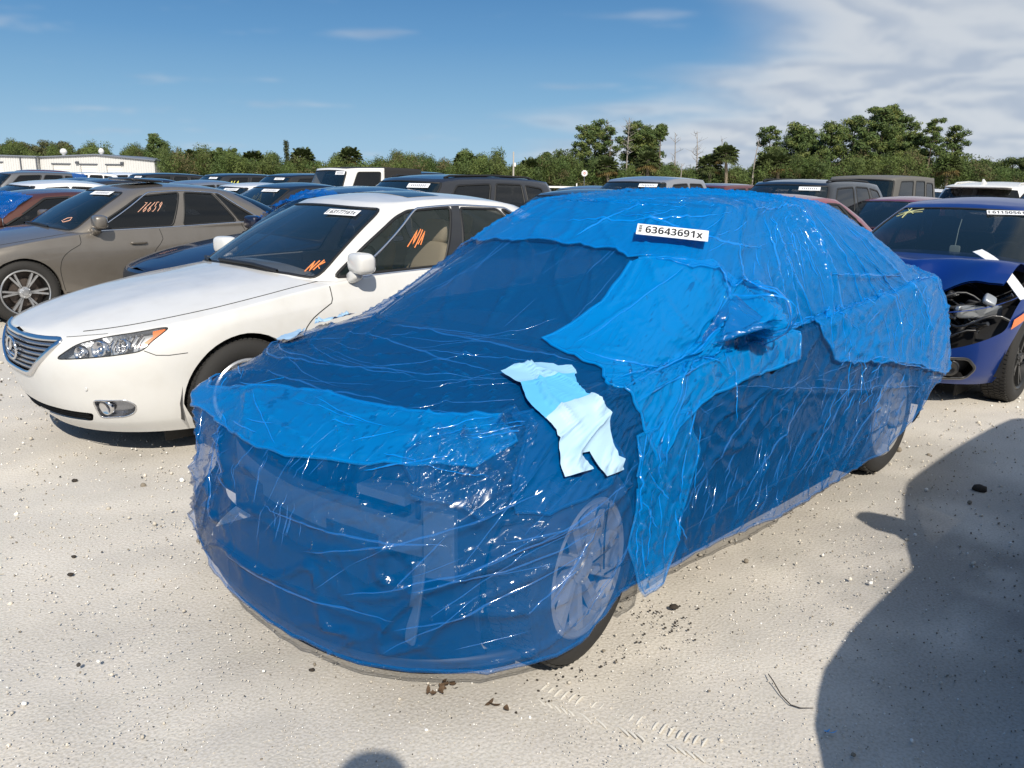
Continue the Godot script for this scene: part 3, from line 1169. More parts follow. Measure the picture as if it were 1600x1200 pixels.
func ground() -> void:
	var m := StandardMaterial3D.new()
	m.roughness = 0.95
	m.vertex_color_use_as_albedo = true
	var t := noise_tex(0.10, 1024, 5, FastNoiseLite.TYPE_SIMPLEX, 5)
	t.color_ramp = ramp([[0.0, Color(0.86, 0.845, 0.82)], [0.4, Color(0.945, 0.94, 0.93)], [0.6, Color(0.97, 0.965, 0.96)], [1.0, Color(1, 1, 1)]])
	m.albedo_texture = t
	m.uv1_scale = Vector3(0.62, 0.62, 1)
	var d := noise_tex(0.11, 1024, 3, FastNoiseLite.TYPE_CELLULAR, 8)
	d.color_ramp = ramp([[0.0, Color(1, 1, 1)], [0.6, Color(0.985, 0.98, 0.975)], [0.88, Color(0.96, 0.955, 0.945)], [1.0, Color(0.84, 0.825, 0.80)]])
	m.detail_enabled = true
	m.detail_albedo = d
	m.detail_blend_mode = BaseMaterial3D.BLEND_MODE_MUL
	m.detail_uv_layer = BaseMaterial3D.DETAIL_UV_1
	m.heightmap_enabled = true
	m.heightmap_texture = noise_tex(0.085, 1024, 5, FastNoiseLite.TYPE_SIMPLEX, 21)
	m.heightmap_scale = 0.15
	M.ground = m
	var xs := []
	var zs := []
	var a := 0.0
	var step := 0.05
	while a < 420.0:
		xs.append(a)
		step = 0.05 if a < 4.5 else step * 1.10
		a += step
	var all := []
	for k in range(xs.size() - 1, 0, -1):
		all.append(-xs[k])
	all.append_array(xs)
	a = 1.6
	step = 0.06
	zs = [400.0, 200.0, 80.0, 30.0, 12.0, 6.0, 3.2]
	while a > -420.0:
		zs.append(a)
		step = 0.05 if a > -6.5 else step * 1.09
		a -= step
	var acc := Acc.new()
	acc.use_col = true
	var n := FastNoiseLite.new()
	n.seed = 4
	n.frequency = 1.0
	n.fractal_octaves = 4
	for x in all:
		for z in zs:
			var fade := 1.0 / (1.0 + pow(Vector2(x, z).length() / 12.0, 2.0))
			var rut := rut_at(x, z, n) * fade
			var hgt: float = (n.get_noise_2d(x * 0.9, z * 0.9) * 0.022 + n.get_noise_2d(x * 4.0, z * 4.0) * 0.006) * fade - 0.007 - rut * 0.010
			var grey := smoothstep(0.0, 0.5, n.get_noise_2d(x * 0.35 + 50.0, z * 0.35))
			var dark_patch := exp(-(pow((x - 2.35) / 1.2, 2.0) + pow((z + 2.7) / 1.5, 2.0))) * clampf(0.8 + 1.2 * n.get_noise_2d(x * 1.6, z * 1.6 + 70.0), 0.0, 1.0)  # ground colour darker grey in one oval at the right, broken by noise
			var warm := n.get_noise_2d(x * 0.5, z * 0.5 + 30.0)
			var c := Vector3(0.645, 0.612, 0.553).lerp(Vector3(0.52, 0.505, 0.475), grey * 0.6).lerp(Vector3(0.22, 0.212, 0.20), dark_patch * 0.85)
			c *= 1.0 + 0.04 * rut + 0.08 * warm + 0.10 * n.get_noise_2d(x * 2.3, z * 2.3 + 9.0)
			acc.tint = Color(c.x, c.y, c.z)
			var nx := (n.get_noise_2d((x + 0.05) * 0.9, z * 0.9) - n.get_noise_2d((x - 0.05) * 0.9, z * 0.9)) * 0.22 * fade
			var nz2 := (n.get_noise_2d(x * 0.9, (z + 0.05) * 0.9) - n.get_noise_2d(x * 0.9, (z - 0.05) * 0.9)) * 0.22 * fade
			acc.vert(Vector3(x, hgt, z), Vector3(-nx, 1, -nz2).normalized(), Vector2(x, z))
	var nzs := zs.size()
	for i in all.size() - 1:
		for j in nzs - 1:
			var o := i * nzs + j
			acc.quad(o, o + nzs, o + nzs + 1, o + 1)
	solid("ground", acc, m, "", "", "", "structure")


func rut_at(x: float, z: float, n: FastNoiseLite) -> float:   # wheel tracks pressed into the sand, with a low berm on each side
	var d := 0.0
	for e in [[0.55, -1.9, 0.10], [0.55, -1.95, 1.65], [-0.62, -3.4, 0.0], [-0.62, -3.4, 1.6], [0.2, -1.4, -0.7]]:
		var t: float = (z - e[1]) - (x * tan(e[0])) - e[2] + 0.10 * n.get_noise_2d(x * 0.5, e[2] * 9.0)
		t *= cos(e[0])
		d += exp(-pow(t / 0.10, 2.0)) - 0.5 * exp(-pow((absf(t) - 0.19) / 0.05, 2.0))
	return d * (0.5 + 0.5 * n.get_noise_2d(x * 1.1 + 5.0, z * 1.1))


func at_grid(i: float, j: float) -> Vector3:   # the lot's rows: i counts cars to the left of the wrapped one, j rows behind it
	return Vector3(0.532 - i * 2.95 * 0.7096 + j * 5.0 * 0.7046, 0.0, -(4.089 + i * 2.95 * 0.7046 + j * 5.0 * 0.7096))


func spec_wrapped() -> Dictionary:
	var s := spec_sedan()
	s.merge({
		axle = 1.365, wheel = 0.335, arch = 0.365, track = 0.785,
		xf = table([0.13, 2.04, 0.2, 2.08, 0.4, 2.09, 0.55, 2.06, 0.66, 2.0, 0.75, 1.94, 0.82, 1.85]),
		w = table([0.12, 0.90, 0.26, 0.92, 0.45, 0.915, 0.62, 0.905, 0.76, 0.89, 0.86, 0.865, 0.98, 0.835]),
		bottom = table([2.4, 0.125, 1.9, 0.125, 1.0, 0.19, -1.0, 0.20, -1.9, 0.24, -2.4, 0.30]),
		lf = 0.75, cxf = 1.12, clf = 0.30, cxr = -2.12, txf = 0.22, txr = -1.15,
		roof = table([0.5, 1.30, 0.2, 1.395, -0.1, 1.425, -0.45, 1.435, -0.8, 1.42, -1.15, 1.37, -1.4, 1.32]),
		deck = table([2.4, 0.665, 2.0, 0.765, 1.6, 0.88, 1.2, 0.96, 0.8, 0.99, 0.0, 1.0, -1.4, 1.05, -1.9, 1.09, -2.25, 1.08, -2.4, 1.0]),
	}, true)
	return s


func spec_film() -> Dictionary:
	var s := spec_wrapped()
	s.merge({
		xf = table([0.10, 2.12, 0.3, 2.13, 0.5, 2.11, 0.65, 2.06, 0.75, 1.98, 0.85, 1.85]), nf = 2.3,
		xr = table([0.15, -2.25, 0.35, -2.42, 0.6, -2.50, 0.9, -2.50, 1.05, -2.42]),
		w = table([0.1, 1.0, 0.3, 0.99, 0.5, 0.96, 0.76, 0.915, 0.86, 0.89, 0.98, 0.86, 1.05, 0.84]),
		roof = table([0.5, 1.33, 0.2, 1.42, -0.1, 1.46, -0.45, 1.475, -0.8, 1.465, -1.15, 1.425, -1.4, 1.38]),
		bottom = table([2.4, 0.11, 1.9, 0.12, 1.0, 0.16, -1.0, 0.19, -1.9, 0.24, -2.4, 0.30]),
		shoulder = table([2.4, 0.68, 2.1, 0.72, 1.7, 0.80, 1.2, 0.875, 0.7, 0.91, -0.3, 0.945, -1.3, 1.0, -1.9, 1.03, -2.4, 1.02]),
		deck = table([2.4, 0.69, 2.0, 0.775, 1.6, 0.89, 1.2, 0.97, 0.8, 1.0, 0.0, 1.02, -1.4, 1.08, -1.9, 1.13, -2.25, 1.12, -2.4, 1.06]),
	}, true)
	return s


# ---------------------------------------------------------------- the plastic film
# The film lies on a taut hull round the wrapped car, laid out by (s, q): s as for the car's skin, q 0-1 up the sides, 1-2 over the deck, 2-3 up the cabin, 3-4 to the roof's middle.
func hull_pt(S: Dictionary, s: float, q: float) -> Vector3:
	if q <= 1.0:
		return side_pt(S, s, q)
	if q <= 2.0:
		var e := side_pt(S, s, 1.0)
		var c := cabin_pt(S, s, 0.0)
		var p := e.lerp(c, q - 1.0)
		return Vector3(p.x, deck_z(S, p.x, p.z), p.z)
	if q <= 3.0:
		return cabin_pt(S, s, q - 2.0)
	return roof_pt(S, s, q - 3.0)


func film_hull() -> Surf:
	var S := spec_film()
	var us := spread([-1.0, 12, -0.75, 36, -0.25, 16, 0.0, 16, 0.25, 36, 0.75, 12, 1.0])
	var qs := spread([0.0, 14, 1.0, 10, 2.0, 12, 3.0, 8, 4.0])
	var h := Surf.new(func(s, q): return hull_pt(S, s, q), us, qs, Vector3(0, 0.6, 0))
	for it in 10:
		var np := h.P.duplicate()
		for i in range(1, h.nu - 1):
			for j in range(1, h.nv - 1):
				var o := i * h.nv + j
				var avg := (h.P[o - 1] + h.P[o + 1]) * 0.35 + (h.P[o - h.nv] + h.P[o + h.nv]) * 0.15
				var d := (avg - h.P[o]).dot(h.N[o])
				np[o] = h.P[o] + h.N[o] * maxf(d, 0.0)
		h.P = np
	for i in h.nu:                # the tent over the left door mirror
		for j in h.nv:
			var dx := (us[i] - 0.342) * 5.6
			var dy := (qs[j] - 2.02) * 0.6
			h.P[i * h.nv + j] += (h.N[i * h.nv + j] + Vector3(0, 0.25, 0)) * 0.23 * exp(-(dx * dx + dy * dy) / 0.034)
	for i in h.nu:                # pulled in flat at the right front corner
		for j in h.nv:
			if us[i] < 0.02 and us[i] > -0.30:
				var k := smoothstep(0.02, -0.06, us[i]) * smoothstep(1.3, 0.9, qs[j])
				h.P[i * h.nv + j] += Vector3(-0.03, 0, -0.06) * k
	for i in h.nu:                # the stiff corner that stands out at the right front
		for j in h.nv:
			var dx := (us[i] + 0.115) * 5.6
			var dy := (qs[j] - 0.93) * 0.85
			h.P[i * h.nv + j] += Vector3(0.05, 0.01, 0.09) * exp(-dx * dx / 0.05 - dy * dy / 0.008)
	for i in h.nu:                # the bulge over the turned front wheel
		for j in h.nv:
			if us[i] > 0.0 and qs[j] < 1.0:
				var dx := (us[i] - 0.252) * 5.6
				h.P[i * h.nv + j] += Vector3(0, 0, -0.055) * exp(-dx * dx / 0.10) * smoothstep(1.0, 0.6, qs[j])
	var flat_n := Surf.new(func(s, q): return h.P[us.find(s) * h.nv + qs.find(q)], us, qs, Vector3(0, 0.6, 0))
	for i in h.nu:
		var n: Vector3 = flat_n.N[i * h.nv + h.nv - 1]
		n.z = 0.0
		flat_n.N[i * h.nv + h.nv - 1] = n.normalized() if n.length() > 0.01 else Vector3.UP
	return flat_n


func ridge(n: float, sharp := 3.0) -> float:
	return pow(clampf(1.0 - absf(n) * 2.4, 0.0, 1.0), sharp)


# height of the creases of the film at a point: long tension folds over the deck, drooping folds on the sides, crumples everywhere
func crease(p: Vector3, s: float, q: float, amp: float, sd: float, folds: Array, lines: Array) -> float:
	var t := s * 5.6
	var side := clampf((1.05 - q) / 0.15, 0.0, 1.0)
	var deck := clampf((q - 0.9) / 0.15, 0.0, 1.0) * clampf((2.05 - q) / 0.1, 0.0, 1.0)
	var cab := clampf((q - 1.95) / 0.1, 0.0, 1.0)
	var h := 0.0
	if side > 0.0:
		var front := clampf((0.30 - absf(s)) / 0.06, 0.0, 1.0)
		var warp := ns.get_noise_2d(t * 1.5 + sd, p.y * 1.5) * 0.8
		h += side * (ridge(ns.get_noise_2d(t * lerpf(4.5, 2.2, front) - p.y * lerpf(4.0, 6.0, front) + warp + sd, p.y * lerpf(1.5, 2.6, front) + t * 0.7), 4.0) * 0.022 + ridge(ns.get_noise_2d(t * 8.0 - p.y * 6.0 + sd, p.y * 3.0 + warp), 4.0) * 0.004 * (1.0 - 0.6 * front))
	if deck > 0.0:
		h += deck * (ridge(ns.get_noise_2d(p.x * 4.2 + p.z * 1.1 + sd + ns.get_noise_2d(p.x * 1.2, p.z * 1.2) * 0.9, p.z * 1.1), 8.0) * 0.016 + ridge(ns.get_noise_2d(p.x * 10.0 + sd, p.z * 3.0 + p.x * 2.0), 3.0) * 0.003)
	if cab > 0.0:
		h += cab * (ridge(ns.get_noise_2d(t * 2.2 + q * 1.2 + sd, q * 1.1 + t * 0.4), 7.0) * 0.015 + ridge(ns.get_noise_2d(t * 7.0 + sd, q * 4.0), 3.0) * 0.003)
	h += ridge(ns.get_noise_3d(p.x * 3.0 + sd, p.y * 3.0, p.z * 3.0), 9.0) * 0.009
	h += ns.get_noise_3d(p.x * 13.0, p.y * 13.0 + sd, p.z * 13.0) * 0.0006
	h *= amp
	for f in folds:               # folds that fan out from a point where the film is gathered
		var dx: float = (s - f[0]) * 5.6
		var dy: float = (q - f[1]) * 0.85
		var r := sqrt(dx * dx + dy * dy)
		if r < f[2]:
			h += ridge(ns.get_noise_2d(atan2(dy, dx) * f[3] + sd, r * 0.8), 3.0) * f[4] * smoothstep(0.0, 0.12, r) * (1.0 - r / f[2])
	for e in lines:               # single long creases
		var a := Vector2(e[0] * 5.6, e[1] * 0.85)
		var b := Vector2(e[2] * 5.6, e[3] * 0.85)
		var c := Vector2(s * 5.6, q * 0.85)
		var ab := b - a
		var u := (c - a).dot(ab) / ab.length_squared()
		if u > -0.05 and u < 1.05:
			var side_ := (c - a).cross(ab) / ab.length() + 0.02 * sin(u * 5.0 + e[0] * 40.0)
			h += e[5] * exp(-absf(side_) / e[4]) * smoothstep(-0.05, 0.12, u) * smoothstep(1.05, 0.85, u)
	return h


func inside(poly: PackedVector2Array, s: float, q: float) -> bool:
	return Geometry2D.is_point_in_polygon(Vector2(s, q), poly)


# a sheet of film lying off the hull, cut to the outline; where it has bumps the height of its creases follows
func sheet(root: Node3D, called: String, hull: Surf, poly: PackedVector2Array, m: Material, off: float, amp: float, sd: float, folds: Array, ds: float, dq: float, label := "", trim := true, lines := []) -> MeshInstance3D:
	var b := Surf.bounds(poly)
	var us := PackedFloat32Array()
	var s := b.position.x
	while s < b.end.x:
		us.append(s)
		s += ds * (1.0 if s > -0.22 and s < 0.86 else 2.5)
	us.append(b.end.x)
	var qs := PackedFloat32Array()
	var cnt := maxi(3, int(b.size.y / dq))
	for k in cnt + 1:
		qs.append(lerpf(b.position.y, b.end.y, float(k) / cnt))
	var g := Surf.new(func(u, w):
		var e: Array = hull.spot(u, clampf(w, -0.2, 4.0))
		return e[0] + e[1] * (off + crease(e[0], u, w, amp, sd, folds, lines)), us, qs, Vector3(0, 0.6, 0))
	var acc := Acc.new()
	var flags := PackedByteArray()
	flags.resize(g.nu * g.nv)
	for i in g.nu:
		for j in g.nv:
			flags[i * g.nv + j] = 1 if inside(poly, us[i], qs[j]) else 0
	var id := PackedInt32Array()
	id.resize(g.nu * g.nv)
	id.fill(-1)
	last_sheet = g
	var edge := trim
	for i in g.nu - 1:
		for j in g.nv - 1:
			var c := [i * g.nv + j, (i + 1) * g.nv + j, (i + 1) * g.nv + j + 1, i * g.nv + j + 1]
			var sum := flags[c[0]] + flags[c[1]] + flags[c[2]] + flags[c[3]]
			if sum == 4:
				for o in c:
					if id[o] < 0:
						id[o] = acc.vert(g.P[o], g.N[o], Vector2(us[o / g.nv] * 5.6, qs[o % g.nv] * 0.85))
				acc.quad(id[c[0]], id[c[1]], id[c[2]], id[c[3]])
			elif sum > 0:
				var cell := PackedVector2Array([Vector2(us[i], qs[j]), Vector2(us[i + 1], qs[j]), Vector2(us[i + 1], qs[j + 1]), Vector2(us[i], qs[j + 1])])
				for piece in Geometry2D.intersect_polygons(cell, poly):
					if not Geometry2D.is_polygon_clockwise(piece):
						g.fill(acc, i, j, piece, 0.0)
	if edge:                      # the doubled hem
		var line := PackedVector2Array()
		for p in poly:
			if p.y < b.end.y - 0.01 and absf(p.x) < 0.99:
				line.append(p)
		if line.size() > 2:
			g.ribbon_into(acc, line, 0.012, 0.004)
	var o := part(root, called, acc, m)
	if label:
		o.set_meta("label", label)
	return o


var last_sheet: Surf


# pleats: narrow folded ridges of the film along lines of [s, q, s, q, width, height]
func pleats(root: Node3D, surf: Surf, lines: Array, m: Material, sd: float) -> void:
	var acc := Acc.new()
	for e in lines:
		var a := Vector2(e[0], e[1]); var b := Vector2(e[2], e[3])
		var len := Vector2((b.x - a.x) * 5.6, (b.y - a.y) * 0.85).length()
		var n := clampi(int(len / 0.025), 5, 48)
		var last := -1
		for k in n + 1:
			var t := float(k) / n
			var c := a.lerp(b, t)
			var wob := nz.get_noise_2d(t * len * 3.0 + e[0] * 90.0 + sd, e[1] * 40.0) * 0.014 * minf(len * 2.0, 1.0)
			var perp := Vector2(-(b.y - a.y) * 0.85, (b.x - a.x) * 5.6).normalized()
			c += Vector2(perp.x * wob / 5.6, perp.y * wob / 0.85)
			if c.x < surf.us[0] or c.x > surf.us[surf.nu - 1] or c.y < surf.vs[0] or c.y > surf.vs[surf.nv - 1]:
				last = -1
				continue
			var s0: Array = surf.spot(c.x, c.y)
			var d := c + (b - a) * 0.01
			var along: Vector3 = (surf.spot(d.x, d.y)[0] - s0[0]).normalized()
			var nn: Vector3 = s0[1]
			var across := along.cross(nn).normalized()
			var taper := sqrt(maxf(sin(PI * t), 0.0)) * (0.7 + 0.5 * nz.get_noise_2d(t * 9.0, e[2] * 77.0))
			var w: float = e[4] * taper * 0.5 + 0.0004
			var h: float = e[5] * taper
			var p: Vector3 = s0[0] + nn * 0.0015
			var i := acc.vert(p - across * w, (nn - across * 1.4).normalized())
			acc.vert(p + nn * h, nn)
			acc.vert(p + across * w, (nn + across * 1.4).normalized())
			if last >= 0:
				acc.quad(last, i, i + 1, last + 1)
				acc.quad(last + 1, i + 1, i + 2, last + 2)
			last = i
	part(root, "film_pleats", acc, m).set_meta("kind", "stuff")


func strokes(n: int, s0: float, s1: float, q0: float, q1: float, dir: Vector2, len0: float, len1: float, w: float, sd: int) -> Array:
	var r := RandomNumberGenerator.new()
	r.seed = sd
	var out := []
	for k in n:
		var s := r.randf_range(s0, s1)
		var q := r.randf_range(q0, q1)
		var d := dir.rotated(r.randfn() * 0.28).normalized() * r.randf_range(len0, len1)
		out.append([s, q, s + d.x / 5.6, q + d.y / 0.85, w * r.randf_range(0.5, 1.4), w * r.randf_range(0.4, 0.9)])
	return out


func film_mat(color: Color, alpha: float, sd: int, bump := 0.5, rough := 0.13) -> StandardMaterial3D:
	var m := pane(color, alpha, rough)
	m.metallic_specular = 0.27
	m.heightmap_enabled = true
	m.uv1_scale = Vector3(2.1, 0.8, 1)
	var t := noise_tex(0.006, 1024, 2, FastNoiseLite.TYPE_SIMPLEX_SMOOTH, sd)
	var n := t.noise as FastNoiseLite
	n.fractal_type = FastNoiseLite.FRACTAL_RIDGED
	n.domain_warp_enabled = true
	n.domain_warp_amplitude = 45.0
	n.domain_warp_frequency = 0.008
	t.color_ramp = ramp([[0.0, Color.BLACK], [0.62, Color(0.03, 0.03, 0.03)], [0.82, Color(0.25, 0.25, 0.25)], [0.93, Color(0.7, 0.7, 0.7)], [1.0, Color.WHITE]])
	m.heightmap_texture = t
	m.heightmap_scale = bump
	return m


func outline(a: Array) -> PackedVector2Array:
	var p := PackedVector2Array()
	for k in range(0, a.size(), 2):
		p.append(Vector2(a[k], a[k + 1]))
	if Geometry2D.is_polygon_clockwise(p):
		p.reverse()
	return p


func wavy(p: PackedVector2Array, amp: float, sd: float) -> PackedVector2Array:   # a torn, uneven edge
	var r := PackedVector2Array()
	for k in p.size():
		var a := p[k]; var b := p[(k + 1) % p.size()]
		var flat := absf(a.y - b.y) < 0.001 and a.y >= 3.99 or absf(a.x) > 0.99 and absf(b.x) > 0.99
		var len := Vector2((b.x - a.x) * 5.6, (b.y - a.y) * 0.85).length()
		var c := 1 if flat else maxi(1, int(len / 0.04))
		for i in c:
			var t := a.lerp(b, float(i) / c)
			if not flat and absf(t.x) < 0.985 and t.y < 3.98:
				t += Vector2(nz.get_noise_2d(t.x * 40.0 + sd, t.y * 6.0) * amp / 5.6, nz.get_noise_2d(t.x * 40.0, t.y * 6.0 + sd) * amp / 0.85)
			r.append(t)
	return r


func plastic_film() -> void:
	var hull := film_hull()
	var f := thing("plastic_film", "bright blue translucent plastic film wrapped and taped over the foremost car", "plastic wrap", at_grid(0, 0), HEAD)
	var blue := lin(0.0, 0.125, 0.40)
	M.film = film_mat(blue, 0.37, 31, 0.22)
	M.film_pleat = pane(lin(0.02, 0.20, 0.62), 0.34, 0.10)
	M.film_drape = film_mat(lin(0.0, 0.23, 0.66), 0.38, 35, 0.3)
	M.film_nose = film_mat(lin(0.0, 0.24, 0.68), 0.46, 35, 0.3)
	M.film_fold = pane(lin(0.0, 0.26, 0.80), 0.55, 0.10)
	M.film_smooth = film_mat(lin(0.0, 0.25, 0.70), 0.58, 35, 0.18)
	M.film_thick = film_mat(lin(0.0, 0.235, 0.70), 0.50, 32, 0.20)
	M.tape = mat(lin(0.26, 0.50, 0.72), 0.55)
	M.tape_pale = mat(lin(0.36, 0.54, 0.72), 0.55)
	M.tape_azure = mat(lin(0.10, 0.42, 0.78), 0.5)
	var long_low := [[-0.269, 1.04, 0.099, 1.607, 0.012, 0.014], [-0.06, 1.253, 0.061, 1.309, 0.010, 0.010], [-0.05, 1.754, 0.092, 1.664, 0.010, 0.009], [-0.038, 1.89, 0.138, 1.905, 0.010, 0.010], [-0.20, 1.30, 0.05, 1.50, 0.010, 0.008],
		[0.130, 0.45, 0.240, 0.54, 0.014, 0.024], [0.185, 0.60, 0.245, 0.60, 0.012, 0.020], [0.212, 0.30, 0.245, 0.60, 0.012, 0.018], [0.170, 0.52, 0.268, 0.68, 0.014, 0.022], [0.09, 0.40, 0.245, 0.64, 0.014, 0.018], [0.12, 0.25, 0.235, 0.48, 0.012, 0.016],
		[-0.033, 0.95, 0.0, 0.72, 0.012, 0.022], [-0.05, 1.0, -0.01, 0.78, 0.010, 0.018], [-0.017, 0.50, -0.034, 0.86, 0.010, 0.016], [-0.08, 0.95, -0.07, 0.45, 0.012, 0.020], [0.063, 0.57, 0.209, 0.775, 0.012, 0.016], [0.03, 0.73, 0.151, 0.628, 0.010, 0.014], [0.0, 0.40, 0.12, 0.30, 0.010, 0.012],
		[0.38, 0.85, 0.758, 0.30, 0.012, 0.016], [0.34, 0.40, 0.42, 0.75, 0.010, 0.012], [0.40, 0.25, 0.50, 0.70, 0.010, 0.012], [0.48, 0.20, 0.58, 0.66, 0.010, 0.012], [0.56, 0.18, 0.66, 0.55, 0.010, 0.012], [0.72, 0.60, 0.80, 0.30, 0.010, 0.016], [0.70, 0.50, 0.80, 0.34, 0.010, 0.014], [0.30, 0.30, 0.33, 0.80, 0.010, 0.016]]
	var long_flap := [[0.317, 1.516, 0.293, 0.73, 0.010, 0.016], [0.353, 1.10, 0.255, 0.98, 0.010, 0.016], [0.30, 2.1, 0.206, 1.66, 0.010, 0.012], [0.345, 1.9, 0.30, 0.75, 0.010, 0.016], [0.35, 1.6, 0.36, 0.92, 0.010, 0.014], [0.36, 1.7, 0.42, 0.90, 0.010, 0.014], [0.33, 1.95, 0.13, 2.0, 0.010, 0.010], [0.33, 1.9, 0.24, 1.3, 0.010, 0.014], [0.19, 2.58, 0.12, 2.05, 0.012, 0.010]]
	var long_roof := [[0.234, 2.606, 0.40, 1.95, 0.014, 0.030], [0.295, 2.58, 0.47, 1.15, 0.014, 0.026], [0.26, 2.75, 0.45, 1.6, 0.012, 0.022], [0.543, 2.965, 0.52, 0.85, 0.016, 0.032], [0.56, 2.9, 0.545, 0.80, 0.012, 0.020], [0.639, 2.713, 0.67, 0.62, 0.010, 0.016], [0.679, 2.5, 0.745, 0.50, 0.010, 0.018], [0.60, 2.9, 0.62, 1.0, 0.010, 0.012], [0.72, 2.8, 0.80, 0.5, 0.010, 0.016], [0.53, 2.4, 0.75, 2.2, 0.012, 0.014], [0.028, 2.69, 0.064, 3.05, 0.010, 0.012], [0.05, 2.90, 0.344, 2.66, 0.012, 0.018], [0.0, 2.8, 0.20, 2.95, 0.010, 0.012], [0.30, 2.95, 0.55, 2.95, 0.014, 0.024], [0.35, 2.9, 0.44, 2.1, 0.012, 0.022], [0.38, 2.9, 0.50, 2.0, 0.012, 0.022], [0.42, 2.6, 0.52, 1.3, 0.012, 0.020], [0.60, 0.72, 0.76, 0.40, 0.010, 0.014]]
	var hem := [-1.0, 0.3, -0.78, 0.22, -0.6, 0.05, -0.35, 0.08, -0.2, 0.2, -0.08, 0.25, -0.028, 0.22, 0.011, 0.155, 0.052, 0.105, 0.088, 0.06, 0.126, 0.045, 0.165, 0.042, 0.197, 0.04, 0.215, 0.05, 0.235, 0.09, 0.247, 0.15, 0.262, 0.21, 0.281, 0.20, 0.30, 0.15, 0.334, 0.12, 0.381, 0.105, 0.478, 0.04, 0.605, 0.06, 0.659, 0.06, 0.727, 0.18, 0.759, 0.29, 0.86, 0.34, 1.0, 0.34]
	var low := hem.duplicate()
	low.append_array([1.0, 4.0, -1.0, 4.0])
	sheet(f, "lower_sheet", hull, wavy(outline(low), 0.010, 3.0), M.film, 0.012, 1.0, 0.0, [[0.31, 0.95, 1.1, 3.0, 0.02], [0.08, 0.9, 0.6, 4.0, 0.014], [0.80, 0.3, 0.9, 4.0, 0.02]], 0.0028, 0.017, "", true, long_low)
	var pl := long_low.map(func(e): return [e[0], e[1], e[2], e[3], 0.009, 0.007])
	pl.append_array(strokes(90, 0.31, 0.74, 0.10, 0.55, Vector2(0.5, 1.0), 0.05, 0.17, 0.006, 1))
	pl.append_array(strokes(34, 0.30, 0.76, 0.55, 0.92, Vector2(1.0, -0.12), 0.06, 0.30, 0.005, 2))
	pl.append_array(strokes(26, -0.10, 0.14, 1.15, 1.95, Vector2(1.0, 0.18), 0.10, 0.55, 0.004, 3))
	pl.append_array(strokes(24, -0.05, 0.06, 0.50, 0.95, Vector2(0.2, 1.0), 0.06, 0.22, 0.005, 4))
	pl.append_array(strokes(16, 0.06, 0.24, 0.12, 0.62, Vector2(1.0, 0.55), 0.10, 0.45, 0.005, 5))
	pl.append_array(strokes(14, -0.10, 0.10, 2.05, 2.55, Vector2(0.3, 1.0), 0.10, 0.4, 0.004, 6))
	pleats(f, last_sheet, pl, M.film_pleat, 1.0)
	var top := [-1.0, 0.25, -0.795, 0.3, -0.7, 0.52, -0.5, 0.8, -0.45, 1.2, -0.35, 2.2, -0.25, 2.5, -0.135, 2.617, -0.01, 2.642, 0.039, 2.646, 0.079, 2.64, 0.111, 2.609, 0.164, 2.614, 0.192, 2.593, 0.234, 2.598, 0.316, 2.391, 0.368, 2.199, 0.395, 1.982, 0.424, 1.273, 0.467, 1.163, 0.497, 1.6, 0.507, 0.956, 0.526, 0.80, 0.612, 0.664, 0.70, 0.54, 0.775, 0.335, 1.0, 0.25, 1.0, 4.0, -1.0, 4.0]
	sheet(f, "roof_sheet", hull, wavy(outline(top), 0.022, 9.0), M.film_thick, 0.030, 0.85, 17.0, [[0.53, 0.85, 1.3, 4.0, 0.025], [0.47, 3.0, 0.8, 3.5, 0.025]], 0.0030, 0.018, "", true, long_roof)
	pl = long_roof.map(func(e): return [e[0], e[1], e[2], e[3], 0.011, 0.010])
	pl.append_array(strokes(44, 0.27, 0.54, 1.0, 2.95, Vector2(0.35, -1.0), 0.06, 0.4, 0.007, 7))
	pl.append_array(strokes(26, 0.54, 0.80, 0.6, 2.9, Vector2(0.15, -1.0), 0.08, 0.45, 0.005, 8))
	pl.append_array(strokes(50, 0.0, 0.45, 2.66, 3.6, Vector2(1.0, 0.2), 0.04, 0.22, 0.005, 9))
	pl.append_array(strokes(26, 0.52, 0.82, 0.35, 0.95, Vector2(1.0, 0.5), 0.05, 0.25, 0.006, 10))
	pleats(f, last_sheet, pl, M.film_fold, 2.0)
	var flap := [0.117, 2.58, 0.118, 2.30, 0.101, 2.156, 0.088, 2.02, 0.117, 1.961, 0.174, 1.856, 0.236, 1.30, 0.253, 1.0, 0.285, 0.775, 0.298, 0.65, 0.312, 0.773, 0.333, 0.845, 0.38, 0.875, 0.423, 0.871, 0.467, 0.876, 0.472, 1.051, 0.424, 1.35, 0.395, 2.05, 0.35, 2.35, 0.234, 2.63, 0.164, 2.64]
	sheet(f, "windshield_flap", hull, wavy(outline(flap), 0.012, 4.0), M.film_smooth, 0.022, 0.6, 41.0, [[0.353, 2.05, 1.9, 4.0, 0.02]], 0.0028, 0.018, "", true, long_flap)
	pl = long_flap.map(func(e): return [e[0], e[1], e[2], e[3], 0.010, 0.008])
	pleats(f, last_sheet, pl, M.film_fold, 3.0)
	var drape := [0.268, 0.818, 0.314, 0.87, 0.346, 0.627, 0.331, 0.42, 0.321, 0.2, 0.305, 0.10, 0.285, 0.12, 0.277, 0.18, 0.269, 0.393, 0.274, 0.626]
	sheet(f, "door_drape", hull, wavy(outline(drape), 0.02, 11.0), M.film_drape, 0.026, 1.0, 52.0, [], 0.0028, 0.018)
	pleats(f, last_sheet, strokes(22, 0.27, 0.35, 0.2, 0.75, Vector2(-0.1, 1.0), 0.08, 0.3, 0.008, 12), M.film_fold, 4.0)
